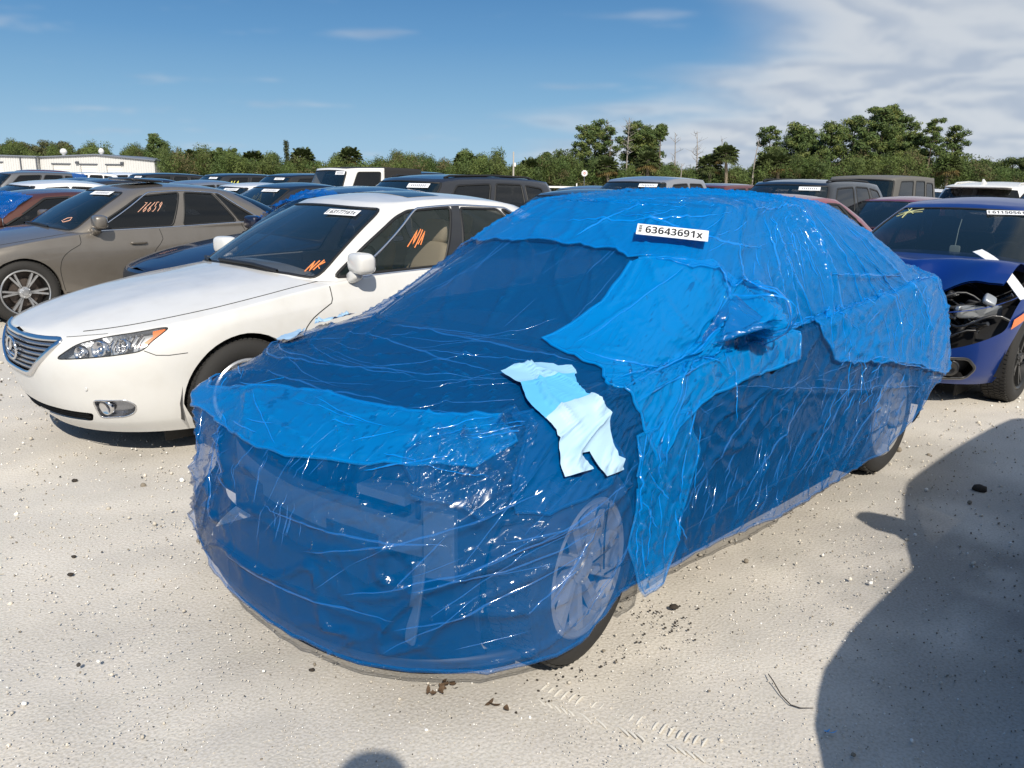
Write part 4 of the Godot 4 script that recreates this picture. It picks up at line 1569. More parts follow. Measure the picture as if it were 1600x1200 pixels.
	var nose := [-0.30, 0.82, -0.2, 0.90, -0.104, 0.987, -0.025, 1.195, 0.017, 1.269, 0.057, 1.273, 0.102, 1.254, 0.144, 1.246, 0.172, 0.994, 0.154, 0.94, 0.131, 0.96, 0.1, 0.98, 0.073, 0.985, 0.035, 0.97, -0.013, 0.97, -0.058, 0.95, -0.12, 0.88, -0.30, 0.72]
	sheet(f, "nose_fold", hull, wavy(outline(nose), 0.014, 8.0), M.film_nose, 0.020, 1.2, 60.0, [[0.15, 1.2, 1.2, 4.0, 0.016]], 0.0024, 0.015)
	pleats(f, last_sheet, strokes(22, -0.12, 0.15, 0.95, 1.25, Vector2(1.0, 0.1), 0.08, 0.4, 0.006, 13), M.film_fold, 5.0)
	var crum := [0.108, 1.018, 0.119, 1.10, 0.15, 1.07, 0.149, 1.272, 0.18, 1.051, 0.186, 0.817, 0.18, 0.751, 0.169, 0.709, 0.156, 0.785, 0.143, 0.808, 0.127, 0.835]
	M.film_loose = film_mat(blue, 0.16, 33, 0.9, 0.09)
	sheet(f, "loose_corner", hull, wavy(outline(crum), 0.02, 5.0), M.film_loose, 0.034, 3.2, 77.0, [[0.152, 1.0, 0.5, 2.5, 0.04]], 0.002, 0.014)
	var ft := [0.149, 1.272, 0.21, 1.22, 0.231, 0.967, 0.258, 0.78, 0.25, 0.70, 0.21, 0.68, 0.19, 0.72, 0.185, 0.81, 0.176, 1.05]
	sheet(f, "fender_sheet", hull, wavy(outline(ft), 0.008, 6.0), M.film, 0.020, 0.8, 25.0, [[0.20, 0.68, 0.5, 6.0, 0.016]], 0.0024, 0.016)
	for t in [["tape_strip", [0.099, 1.641, 0.106, 1.749, 0.117, 1.787, 0.128, 1.795, 0.134, 1.78, 0.143, 1.81, 0.154, 1.751, 0.16, 1.711, 0.129, 1.539], M.tape, 0.034, "greyish blue tape strip with scalloped edge"], ["tape_strip", [0.129, 1.539, 0.158, 1.71, 0.21, 1.224, 0.194, 1.156, 0.185, 1.09, 0.167, 1.24], M.tape_azure, 0.037, "azure tape strip between the two pale ones"], ["tape_strip", [0.185, 1.09, 0.191, 1.20, 0.21, 1.224, 0.222, 1.08, 0.257, 0.734, 0.244, 0.738, 0.229, 0.862, 0.222, 0.868, 0.234, 0.791, 0.216, 0.80, 0.203, 0.937], M.tape_pale, 0.040, "pale blue forked tape strip"], ["tape_strip", [-0.211, 1.345, -0.206, 1.818, -0.16, 1.82, -0.155, 1.6], M.tape_pale, 0.034, ""], ["tape_strip", [-0.174, 1.206, -0.16, 1.444, -0.112, 1.537, -0.112, 1.424], M.tape_pale, 0.034, ""]]:
		sheet(f, t[0], hull, wavy(outline(t[1]), 0.004, 2.0), t[2], t[3], 1.5, 5.0, [], 0.002, 0.02, t[4], false)
	lot_card(f, {"hull": hull}, 0.150, 2.735, "63643691x", 0.29, 0.078, -0.16, "hull", 0.070)


# ---------------------------------------------------------------- the cars
func spec_white() -> Dictionary:
	var s := spec_sedan()
	s.merge({
		cxr = -2.12, clr = 0.58, txr = -1.32, tlr = 0.25,
		roof = table([0.5, 1.30, 0.2, 1.385, -0.1, 1.425, -0.45, 1.44, -0.9, 1.42, -1.3, 1.36, -1.6, 1.30]),
		ridge = 0.007, shield = [0.188, 0.03, 0.180, 0.90],
		side_glass = [[[0.222, 0.05], [0.444, 0.05], [0.440, 0.875], [0.262, 0.865], [0.240, 0.80], [0.226, 0.45]], [[0.484, 0.05], [0.660, 0.06], [0.652, 0.855], [0.480, 0.865]], [[0.674, 0.06], [0.738, 0.07], [0.690, 0.845], [0.664, 0.852]]],
		headlight = [[0.072, 0.80], [0.120, 0.805], [0.168, 0.80], [0.175, 0.955], [0.168, 0.985], [0.124, 0.985], [0.098, 0.95]],
		grille = [[-0.028, 0.60], [0.028, 0.60], [0.076, 0.985], [-0.076, 0.985]],
		intake = [[-0.092, 0.14], [0.092, 0.14], [0.100, 0.235], [0.045, 0.255], [-0.045, 0.255], [-0.100, 0.235]],
		seams = [0.315, 0.468, 0.68], mirror = Vector2(0.58, 1.0),
	}, true)
	return s


# an opening sunk into the side skin: walls and a floor
func recess(root: Node3D, surf: Surf, poly: PackedVector2Array, depth: float, m: Material, called: String) -> Node3D:
	var acc := Acc.new()
	surf.patch_into(acc, grown(poly, 0.004, 3.6, 0.6), -depth)
	var rows := []
	for p in poly:
		var e: Array = surf.spot(p.x, p.y)
		rows.append([e[0], e[0] - e[1] * depth])
	var c := Vector3.ZERO
	for r in rows:
		c += r[0] / rows.size()
	for k in rows.size():
		var a = rows[k]; var b = rows[(k + 1) % rows.size()]
		var n: Vector3 = (c - a[0]).normalized()
		acc.quad(acc.vert(a[0], n), acc.vert(b[0], n), acc.vert(b[1], n), acc.vert(a[1], n))
	return part(root, called, acc, m)


func headlamp(root: Node3D, surf: Surf, poly: PackedVector2Array, q: float, bowls: Array, amber: Array) -> void:
	var o := holder(root, "headlight")
	recess(o, surf, poly, 0.05, M.lamp_bowl, "housing")
	for b in bowls:
		var e: Array = surf.spot(q * b[0], b[1])
		var acc := Acc.new()
		var n: Vector3 = (e[1] + Vector3(0.9, 0, 0)).normalized()
		var x := Transform3D(Basis(n.cross(Vector3.UP).normalized(), n.cross(n.cross(Vector3.UP)).normalized(), n), e[0] - e[1] * 0.045)
		var r: float = b[2]
		acc.lathe(x, PackedVector2Array([Vector2(0.001, 0.0), Vector2(r * 0.45, 0.004), Vector2(r * 0.8, 0.016), Vector2(r, 0.034), Vector2(r + 0.006, 0.034), Vector2(r + 0.008, 0.0)]), 24, false)
		acc.round_box(x * Transform3D(Basis(), Vector3(0, 0, 0.014)), Vector3(r * 0.8, r * 0.8, r * 0.7), 1.0, 14, 10)
		part(o, "reflector", acc, M.chrome)
	if amber:
		var acc := Acc.new()
		var p := poly_of(amber)
		surf.patch_into(acc, p if q > 0 else mirrored(p), -0.012)
		part(o, "amber_marker", acc, M.amber)
	var ribs := Acc.new()
	for k in 6:
		var a := lerpf(0.135, 0.160, k / 5.0)
		surf.ribbon_into(ribs, PackedVector2Array([Vector2(q * a, 0.83), Vector2(q * (a - 0.006), 0.96)]), 0.004, -0.025)
	part(o, "reflector_rib", ribs, M.chrome).set_meta("kind", "stuff")
	var l := Acc.new()
	surf.patch_into(l, poly, 0.001)
	part(o, "lens", l, M.lens)
	l = Acc.new()
	surf.ribbon_into(l, poly, 0.006, 0.0015, true)
	part(o, "seal", l, M.rubber)


func near_cars() -> void:
	M.white_paint = paint(lin(0.66, 0.655, 0.64), 0.0, 0.35)
	M.navy_paint = mat(lin(0.003, 0.004, 0.010), 0.7)
	M.navy_paint.metallic_specular = 0.2
	M.bronze_paint = paint(lin(0.19, 0.172, 0.152), 0.5, 0.38)
	M.blue_paint = paint(lin(0.002, 0.034, 0.22), 0.45, 0.35)
	M.blue_paint.clearcoat = 0.5
	var dust := noise_tex(0.012, 512, 5, FastNoiseLite.TYPE_SIMPLEX, 44)
	dust.color_ramp = ramp([[0.0, Color(0.965, 0.96, 0.95)], [0.5, Color(0.99, 0.99, 0.985)], [1.0, Color(1, 1, 1)]])
	var haze := noise_tex(0.010, 512, 5, FastNoiseLite.TYPE_SIMPLEX, 45)
	haze.color_ramp = ramp([[0.0, Color(0.75, 0.75, 0.75)], [1.0, Color(1, 1, 1)]])
	for q in [M.white_paint, M.bronze_paint, M.blue_paint]:    # road dust dulls the paint here and there
		q.albedo_texture = dust
		q.clearcoat_texture = haze
		q.uv1_triplanar = true
		q.uv1_scale = Vector3(0.7, 0.7, 0.7)
	M.dark_navy = paint(lin(0.006, 0.009, 0.030), 0.3)
	white_sedan()
	wrapped_car()
	bronze_sedan()
	crashed_car()
	var d := thing("navy_sedan", "dark navy sedan squeezed between the bronze sedan and the white pearl one", "car", at_grid(1.9, 0.42), HEAD)
	var R := car(d, spec_sedan(), {paint = M.dark_navy, fine = 2, front_glass = M.glass, wheel = func(n): wheel_plain(n, 0.325, 0.215, 10)})
	torn_film(R, d.transform, "torn blue plastic film clinging to the navy sedan's windscreen pillar", [-0.24, 0.05, -0.16, 0.3, -0.12, 0.55, -0.02, 0.75, 0.10, 0.88, 0.05, 0.97, -0.12, 0.97, -0.22, 0.8, -0.26, 0.4], 6.0)


func torn_film(R: Dictionary, where: Transform3D, label: String, line: Array, sd: float) -> void:
	var f := thing("torn_film", label, "plastic wrap")
	f.transform = where
	sheet(f, "film", R.cabin, wavy(outline(line), 0.02, sd), M.film_scrap, 0.02, 2.0, sd * 7.0, [], 0.006, 0.03, "", false)


func white_sedan() -> void:
	var w := thing("white_sedan", "white pearl four door sedan with sunroof and tan seats beside the blue wrapped car", "car", at_grid(0.96, 0.072), HEAD)
	var S := spec_white()
	var head := rounded(S.headlight, 0.03, 3.6, 0.6)
	var grill := rounded(S.grille, 0.04, 3.6, 0.6)
	var intake := rounded(S.intake, 0.02, 3.6, 0.6)
	var fog := rounded([[0.108, 0.38], [0.144, 0.37], [0.153, 0.31], [0.148, 0.24], [0.136, 0.20], [0.106, 0.19]], 0.02, 3.6, 0.6)
	var R := car(w, S, {paint = M.white_paint, fine = 3, chrome_line = true, front_glass = M.glass, side_glass = M.clear_glass, mirror_size = 0.88, seats = M.seat_tan, handle = M.chrome, no_headlights = true, no_grille = true, dash = M.dash,
		body_holes = [head, mirrored(head), grill, intake, fog, mirrored(fog)], wheel = func(n): wheel_plain(n, 0.33, 0.215, 7, null, true)})
	for q in [1.0, -1.0]:
		headlamp(w, R.side, head if q > 0 else mirrored(head), q, [[0.100, 0.86, 0.030], [0.122, 0.885, 0.042], [0.145, 0.89, 0.036]], [[0.161, 0.84], [0.171, 0.86], [0.176, 0.945], [0.168, 0.978], [0.160, 0.975], [0.167, 0.92]])
		var o := holder(w, "fog_light")
		var fp: PackedVector2Array = fog if q > 0 else mirrored(fog)
		recess(o, R.side, fp, 0.03, M.dull_chrome, "housing")
		var e: Array = R.side.spot(q * 0.118, 0.285)
		var acc := Acc.new()
		var n: Vector3 = (e[1] + Vector3(0.8, 0, 0)).normalized()
		acc.lathe(Transform3D(Basis(n.cross(Vector3.UP).normalized(), n.cross(n.cross(Vector3.UP)).normalized(), n), e[0] - e[1] * 0.03), PackedVector2Array([Vector2(0.001, 0.012), Vector2(0.025, 0.014), Vector2(0.038, 0.024), Vector2(0.044, 0.026), Vector2(0.046, 0.0)]), 24, false)
		part(o, "reflector", acc, M.chrome)
		acc = Acc.new()
		R.side.ribbon_into(acc, fp, 0.007, 0.003, true)
		part(o, "trim_ring", acc, M.chrome)
		acc = Acc.new()
		R.side.ribbon_into(acc, PackedVector2Array([Vector2(q * 0.168, 0.80), Vector2(q * 0.180, 0.74), Vector2(q * 0.192, 0.715), Vector2(q * 0.2085, 0.70)]), 0.004, 0.001)
		part(w, "bumper_seam", acc, M.seam)
		acc = Acc.new()
		R.deck.ribbon_into(acc, PackedVector2Array([Vector2(q * 0.076, 0.02), Vector2(q * 0.10, 0.03), Vector2(q * 0.12, 0.02)]), 0.004, 0.001)
		part(w, "lamp_seam", acc, M.seam)
		acc = Acc.new()
		acc.lathe(Transform3D(Basis(Vector3.UP, PI / 2 + q * 0.35), R.side.spot(q * 0.105, 0.50)[0]), PackedVector2Array([Vector2(0.0, 0.004), Vector2(0.010, 0.004), Vector2(0.012, 0.0)]), 16)
		part(w, "parking_sensor", acc, M.white_paint)
	var g := holder(w, "grille")
	recess(g, R.side, grill, 0.05, M.black, "backing")
	for k in 6:
		var v := lerpf(0.67, 0.94, k / 5.0)
		var half := lerpf(0.030, 0.071, (v - 0.60) / 0.385)
		var acc := Acc.new()
		R.side.ribbon_into(acc, PackedVector2Array([Vector2(-half, v), Vector2(0, v), Vector2(half, v)]), 0.024, -0.004)
		part(g, "slat", acc, M.dull_chrome)
	var acc := Acc.new()
	acc = Acc.new()
	R.side.ribbon_into(acc, grill, 0.030, 0.009, true)
	part(g, "surround", acc, M.chrome)
	# the emblem: an oval ring with a slanted stroke that bends into a bar
	var e: Array = R.side.spot(0.0, 0.83)
	var em := holder(g, "emblem")
	em.position = e[0] + Vector3(0.012, 0, 0)
	acc = Acc.new()
	var ring := PackedVector3Array()
	var rr := PackedFloat32Array()
	for k in 33:
		var a := TAU * k / 32.0
		ring.append(Vector3(0, sin(a) * 0.062, cos(a) * 0.085))
		rr.append(0.008)
	acc.tube(ring, rr, 8, false)
	acc.tube(PackedVector3Array([Vector3(0, 0.045, -0.012), Vector3(0, -0.015, 0.034), Vector3(0, -0.034, 0.018), Vector3(0, -0.036, -0.055)]), PackedFloat32Array([0.009, 0.009, 0.009, 0.008]), 8)
	part(em, "badge", acc, M.chrome)
	var it := holder(w, "air_intake")
	recess(it, R.side, intake, 0.05, M.black, "backing")
	for k in 3:
		var v := lerpf(0.165, 0.225, k / 2.0)
		acc = Acc.new()
		R.side.ribbon_into(acc, PackedVector2Array([Vector2(-0.09, v), Vector2(0, v + 0.004), Vector2(0.09, v)]), 0.010, -0.012)
		part(it, "slat", acc, M.rubber)
	# sunroof, wipers, pillar trim
	acc = Acc.new()
	var sr := rounded([[0.29, 0.22], [0.445, 0.22], [0.445, 0.999], [0.29, 0.999]], 0.001, 3.0, 0.6)
	R.roof.patch_into(acc, sr, 0.003)
	R.roof.patch_into(acc, mirrored(sr), 0.003)
	part(w, "sunroof", acc, M.dark_glass)
	acc = Acc.new()
	for q in [1.0, -1.0]:
		acc = Acc.new()
		R.cabin.patch_into(acc, poly_of([[q * 0.446, 0.02], [q * 0.481, 0.02], [q * 0.478, 0.895], [q * 0.443, 0.895]]), 0.002)
		part(w, "door_pillar", acc, M.black_gloss)
	for q in [0.10, -0.06]:
		acc = Acc.new()
		R.cabin.ribbon_into(acc, PackedVector2Array([Vector2(q, 0.03), Vector2(q - 0.06, 0.055), Vector2(q - 0.13, 0.05)]), 0.016, 0.022)
		part(w, "wiper", acc, M.black)
	lot_card(w, R, 0.092, 0.80, "63177161x", 0.27, 0.078, -0.05)
	scribble(w, R.cabin, 0.335, 0.36, Vector2(0.020, 0.22), [[[0, 0], [0.15, 1.0], [0.5, 0.15], [0.62, 1.05]], [[1.02, -0.1], [0.95, 1.0]], [[1.2, 0.1], [1.4, 0.9], [1.62, 0.05]], [[1.25, 0.4], [1.58, 0.42]]], M.orange_chalk, 0.007)
	scribble(w, R.cabin, 0.150, 0.08, Vector2(0.014, 0.13), [[[0, 0], [0.25, 0.9], [0.55, 0.1], [0.8, 1.0]], [[1.0, 0.2], [1.35, 1.1]], [[1.7, 0.95], [1.15, 0.6], [1.8, 0.35]]], M.orange_chalk, 0.007)


func wrapped_car() -> void:
	var b := thing("wrapped_car", "dark sedan with its front bumper torn away, under the bright blue plastic film", "car", at_grid(0, 0), HEAD)
	var A := spec_wrapped()
	A.mirror = Vector2(0.36, 1.02)
	var gap := rounded([[-0.17, 0.30], [0.19, 0.30], [0.205, 0.62], [0.185, 0.93], [-0.165, 0.93]], 0.05, 3.6, 0.6)
	var R := car(b, A, {paint = M.navy_paint, fine = 2, no_headlights = true, no_grille = true, no_right_mirror = true, mirror_size = 0.48, mirror_paint = M.navy_paint, body_holes = [gap], steer = 0.17, front_out = 0.045,
		wheel = func(n): wheel_plain(n, 0.335, 0.235, 10, M.alloy_dusty, true)})
	# what shows in the gap: crash beam, radiator and its frame, lamp bracket
	var acc := Acc.new()
	var bar := PackedVector3Array()
	for k in 11:
		var z := lerpf(-0.66, 0.62, k / 10.0)
		bar.append(Vector3(1.86 - z * z * 0.30, 0.47, z))
	for k in 10:
		var p := bar[k]; var q := bar[k + 1]
		acc.hexa([p + Vector3(0.02, -0.055, 0), q + Vector3(0.02, -0.055, 0), q + Vector3(-0.05, -0.055, 0), p + Vector3(-0.05, -0.055, 0), p + Vector3(0.02, 0.055, 0), q + Vector3(0.02, 0.055, 0), q + Vector3(-0.05, 0.055, 0), p + Vector3(-0.05, 0.055, 0)])
	part(b, "crash_beam", acc, M.shaded_metal)
	acc = Acc.new()
	var rim_pts := []
	for k in 17:
		var e := side_pt(A, lerpf(-0.10, 0.20, k / 16.0), 0.06)
		rim_pts.append(Vector3(e.x - 0.03, e.y + 0.02, e.z * 0.95))
	rim_pts.append(Vector3(1.0, 0.16, -0.6))
	rim_pts.append(Vector3(1.0, 0.16, 0.6))
	rim_pts.reverse()
	var tray := acc.v.size()
	for q in rim_pts:
		acc.vert(q, Vector3.UP)
	for k in range(1, rim_pts.size() - 1):
		acc.tri(tray, tray + k, tray + k + 1)
	part(b, "undertray", acc, M.black)
	acc = Acc.new()
	acc.box(Transform3D(Basis(), Vector3(1.66, 0.48, 0)), Vector3(0.05, 0.46, 1.10))
	part(b, "radiator", acc, M.black)
	acc = Acc.new()
	var lip := PackedVector3Array()
	var lip_r := PackedFloat32Array()
	for k in 33:
		var e := side_pt(A, lerpf(-0.12, 0.20, k / 32.0), 0.0)
		lip.append(Vector3(e.x - 0.035, 0.095, e.z * 0.97))
		lip_r.append(0.026)
	acc.tube(lip, lip_r, 8)
	part(b, "bumper_lip", acc, M.black)
	for z in [-0.56, 0.0, 0.56]:
		acc = Acc.new()
		acc.box(Transform3D(Basis(), Vector3(1.72, 0.50, z)), Vector3(0.04, 0.50, 0.07))
		part(b, "radiator_post", acc, M.shaded_metal)
	acc = Acc.new()
	acc.box(Transform3D(Basis(), Vector3(1.70, 0.735, 0)), Vector3(0.09, 0.05, 1.24))
	part(b, "radiator_crossbar", acc, M.shaded_metal)
	acc = Acc.new()
	acc.box(Transform3D(Basis(Vector3.UP, 0.35), Vector3(1.72, 0.56, -0.64)), Vector3(0.05, 0.14, 0.08))
	acc.box(Transform3D(Basis(Vector3.UP, 0.2), Vector3(1.80, 0.62, -0.50)), Vector3(0.10, 0.03, 0.20))
	acc.box(Transform3D(Basis(Vector3.UP, 0.5), Vector3(1.78, 0.50, -0.72)), Vector3(0.03, 0.22, 0.10))
	part(b, "lamp_bracket", acc, M.shaded_metal)
	acc = Acc.new()
	acc.round_box(Transform3D(Basis(Vector3.BACK, 0.2), Vector3(1.88, 0.34, -0.72)), Vector3(0.012, 0.26, 0.045), 0.25, 12, 8)
	part(b, "loose_bracket", acc, M.shaded_metal)


func bronze_sedan() -> void:
	var c := thing("bronze_sedan", "bronze grey sedan with machined twin spoke wheels left of the white sedan", "car", at_grid(2.83, 0.134), HEAD)
	var S := spec_white()
	S.ridge = 0.0
	S.side_glass = [[[0.240, 0.055], [0.466, 0.05], [0.464, 0.865], [0.268, 0.80]], [[0.497, 0.05], [0.660, 0.06], [0.652, 0.855], [0.493, 0.865]], [[0.672, 0.06], [0.738, 0.07], [0.690, 0.845], [0.664, 0.852]]]
	S.seams = [0.315, 0.482, 0.68]
	var R := car(c, S, {paint = M.bronze_paint, fine = 2, chrome_line = true, front_glass = M.glass, side_glass = M.dark_glass, wheel = func(n): wheel_plain(n, 0.345, 0.245, 6, M.alloy, true, true, M.black_alloy)})
	var acc := Acc.new()
	acc.round_box(Transform3D(Basis(Vector3.BACK, 0.07), Vector3(-0.22, 1.515, 0.0)), Vector3(0.46, 0.035, 0.78), 0.35, 20, 8)
	part(c, "sunroof_panel", acc, M.black_gloss)
	lot_card(c, R, 0.085, 0.84, "", 0.32, 0.09)
	scribble(c, R.cabin, 0.325, 0.42, Vector2(0.0165, 0.22), [[[0.0, 1], [0.6, 1], [0.2, 0]], [[1.55, 1], [1.12, 0.5], [1.05, 0.18], [1.3, 0], [1.55, 0.22], [1.35, 0.45], [1.1, 0.3]], [[2.55, 1], [2.12, 0.5], [2.05, 0.18], [2.3, 0], [2.55, 0.22], [2.35, 0.45], [2.1, 0.3]], [[3.6, 1], [3.12, 1], [3.08, 0.55], [3.42, 0.55], [3.55, 0.25], [3.35, 0], [3.05, 0.06]], [[4.52, 0.72], [4.3, 0.5], [4.08, 0.72], [4.3, 1], [4.52, 0.85], [4.5, 0.4], [4.38, 0]]], M.pink_chalk, 0.006)
	scribble(c, R.cabin, 0.10, 0.16, Vector2(0.03, 0.12), [[[0, 0.2], [0.4, 0], [1.0, 0.4], [0.8, 0.9], [0.3, 0.7], [0.1, 0.3]]], M.pink_chalk, 0.007)
	for q in [0.08, -0.08]:
		acc = Acc.new()
		R.cabin.ribbon_into(acc, PackedVector2Array([Vector2(q, 0.03), Vector2(q - 0.06, 0.055), Vector2(q - 0.13, 0.05)]), 0.016, 0.02)
		part(c, "wiper", acc, M.black)


func crashed_car() -> void:
	var c := thing("crashed_car", "metallic blue sedan with a buckled bonnet and smashed open nose, behind the wrapped car", "car", at_grid(-0.02, 1.03), HEAD)
	var S := spec_sedan()
	S.merge({
		bottom = table([2.4, 0.20, 1.9, 0.17, 1.0, 0.18, -2.4, 0.30]),
		shield = [0.19, 0.03, 0.185, 0.90], mirror = Vector2(0.62, 1.0),
	}, true)
	var gap := rounded([[-0.20, 0.50], [0.02, 0.46], [0.10, 0.50], [0.19, 0.66], [0.205, 0.99], [-0.20, 0.99]], 0.03, 3.6, 0.6)
	var intake := rounded([[0.0, 0.06], [0.135, 0.10], [0.150, 0.24], [0.135, 0.38], [0.0, 0.40], [-0.135, 0.38], [-0.15, 0.2], [-0.135, 0.10]], 0.03, 3.6, 0.6)
	var hood := func(p): return p.x > S.cxf - S.clf * 0.6 - 0.03 and absf(p.z) < 0.86 and p.x > 0.9
	var R := car(c, S, {paint = M.blue_paint, fine = 2, front_glass = M.glass, side_glass = M.dark_glass, no_headlights = true, no_grille = true, body_holes = [gap, intake], deck_holes = [poly_of([[-0.34, -0.1], [0.34, -0.1], [0.34, 1.1], [-0.34, 1.1]])], wheel = func(n): wheel_plain(n, 0.335, 0.235, 5, M.black_alloy, true, true)})
	# the bonnet, folded up along a crease
	var bon := Surf.new(func(u, v):
		var x := lerpf(0.72, 1.93, u)
		var y := lerpf(-0.80, 0.80, v)
		var fold := smoothstep(0.55, 1.0, u)
		var h := deck_z(S, x, y) + 0.02
		var crest := 0.60 + 0.10 * sin(v * 4.0) + 0.05 * sin(v * 17.0)
		h += 0.085 * exp(-pow((u - crest) / 0.22, 2.0)) * smoothstep(0.15, 0.45, u)
		h -= 0.20 * pow(clampf((u - crest) / (1.0 - crest), 0.0, 1.0), 1.3) * smoothstep(0.10, 0.45, v)
		h += 0.11 * smoothstep(0.35, 0.9, u) * smoothstep(0.42, 0.0, v) + 0.03 * exp(-pow((v - 0.40 - 0.2 * (u - 0.8)) / 0.05, 2.0)) * smoothstep(0.6, 0.9, u)
		return Vector3(x - 0.10 * fold * (0.4 + absf(v - 0.6)), h, y), spread([0.0, 30, 1.0]), spread([0.0, 36, 1.0]), Vector3(1.3, 0, 0))
	var acc := Acc.new()
	bon.mesh_into(acc, [])
	bon.mesh_into(acc, [], null, -0.012)
	part(c, "bonnet", acc, M.blue_paint)
	# engine bay
	acc = Acc.new()
	acc.box(Transform3D(Basis(), Vector3(1.25, 0.42, 0)), Vector3(1.1, 0.3, 1.3))
	acc.box(Transform3D(Basis(), Vector3(0.80, 0.66, 0)), Vector3(0.06, 0.5, 1.4))
	part(c, "engine_bay", acc, M.black)
	var r := RandomNumberGenerator.new()
	r.seed = 5
	for k in 84:
		acc = Acc.new()
		var p := Vector3(r.randf_range(1.60, 2.10), r.randf_range(0.46, 0.82), r.randf_range(-0.74, 0.74))
		p.x -= p.z * p.z * 0.35
		var b := Basis.from_euler(Vector3(r.randf() * 3, r.randf() * 3, r.randf() * 3))
		if k % 3 == 0:
			var line := PackedVector3Array()
			var rad := PackedFloat32Array()
			for i in 9:
				line.append(p + Vector3(sin(i * 0.5 + k) * 0.06, cos(i * 0.7 + k) * 0.05, (i - 4) * 0.05))
				rad.append(0.010 + 0.006 * (k % 2))
			acc.tube(line, rad, 8)
			part(c, "hose", acc, M.black_gloss)
		else:
			acc.round_box(Transform3D(b, p), Vector3(r.randf_range(0.04, 0.16), r.randf_range(0.015, 0.08), r.randf_range(0.04, 0.12)), r.randf_range(0.15, 0.7), 12, 8)
			part(c, "engine_piece", acc, [M.black_gloss, M.black, M.black_gloss, M.dull_chrome, M.black, M.bare_metal][k % 6])
	acc = Acc.new()
	acc.round_box(Transform3D(Basis(Vector3.UP, -0.1), Vector3(2.14, 0.485, -0.26)), Vector3(0.05, 0.06, 0.50), 0.2, 12, 8)
	part(c, "crash_beam", acc, M.bare_metal)
	acc = Acc.new()
	acc.round_box(Transform3D(Basis(Vector3.UP, 0.9), Vector3(1.82, 0.70, -0.66)), Vector3(0.06, 0.10, 0.36), 0.3, 14, 10)
	part(c, "broken_headlight", acc, M.lamp)
	var am := Acc.new()
	R.side.patch_into(am, poly_of([[0.197, 0.66], [0.235, 0.72], [0.228, 0.80], [0.200, 0.76]]), 0.012)
	part(c, "amber_marker", am, M.amber)
	var it := holder(c, "air_intake")
	recess(it, R.side, intake, 0.06, M.black, "backing")
	for k in 6:
		acc = Acc.new()
		var v := 0.12 + k * 0.048
		R.side.ribbon_into(acc, PackedVector2Array([Vector2(-0.13, v), Vector2(0, v), Vector2(0.085, v)]), 0.010, -0.02)
		part(it, "slat", acc, M.black_gloss)
	var e: Array = R.side.spot(0.112, 0.235)
	acc = Acc.new()
	var n: Vector3 = (e[1] + Vector3(0.8, 0, 0)).normalized()
	acc.lathe(Transform3D(Basis(n.cross(Vector3.UP).normalized(), n.cross(n.cross(Vector3.UP)).normalized(), n), e[0] - e[1] * 0.03), PackedVector2Array([Vector2(0.001, 0.012), Vector2(0.026, 0.016), Vector2(0.040, 0.028), Vector2(0.062, 0.03), Vector2(0.066, 0.0)]), 24, false)
	part(it, "fog_light", acc, M.black_gloss)
	acc = Acc.new()
	R.side.ribbon_into(acc, intake, 0.02, 0.006, true)
	part(it, "surround", acc, M.black_gloss)
	# a strip of pale tape across the nose
	acc = Acc.new()
	var t0 := Vector3(1.34, 1.10, -0.46)
	var t1 := Vector3(1.84, 0.84, -0.95)
	for k in 8:
		var a := t0.lerp(t1, k / 8.0) + Vector3(0, 0.035 * sin(k * 0.45), 0)
		var b := t0.lerp(t1, (k + 1) / 8.0) + Vector3(0, 0.035 * sin((k + 1) * 0.45), 0)
		var s := (t1 - t0).cross(Vector3(0.75, 0.35, -0.45)).normalized() * 0.034
		acc.hexa([a - s, a + s, b + s, b - s, a - s + Vector3(0.002, 0.003, -0.002), a + s + Vector3(0.002, 0.003, -0.002), b + s + Vector3(0.002, 0.003, -0.002), b - s + Vector3(0.002, 0.003, -0.002)])
	part(c, "tape_strip", acc, M.white_card)
	lot_card(c, R, 0.094, 0.845, "61150561r", 0.34, 0.078)
	scribble(c, R.cabin, -0.155, 0.72, Vector2(0.05, 0.16), [[[0, 0.0], [1.0, 0.7]], [[0.2, 1.0], [1.2, 0.3]], [[-0.2, 0.35], [1.6, 0.6]], [[0.5, 1.1], [0.7, -0.2]], [[0.3, 0.5], [1.5, 0.95]]], M.pale_chalk, 0.006)
	var m := Acc.new()
	m.round_box(Transform3D(Basis(), Vector3(0.62, 1.05, -0.08)), Vector3(0.01, 0.07, 0.09), 0.4, 10, 8)
	m.tube(PackedVector3Array([Vector3(0.62, 1.08, -0.08), Vector3(0.52, 1.22, -0.06), Vector3(0.44, 1.30, -0.05)]), PackedFloat32Array([0.004, 0.004, 0.004]), 6)
	part(c, "hanging_tag", m, M.pale_green)


func repaint(root: Node, from: Material, to: Material) -> void:
	for c in root.get_children():
		if c is MeshInstance3D and c.mesh and c.mesh.get_surface_count() and c.get_surface_override_material(0) == from:
			c.set_surface_override_material(0, to)
		repaint(c, from, to)

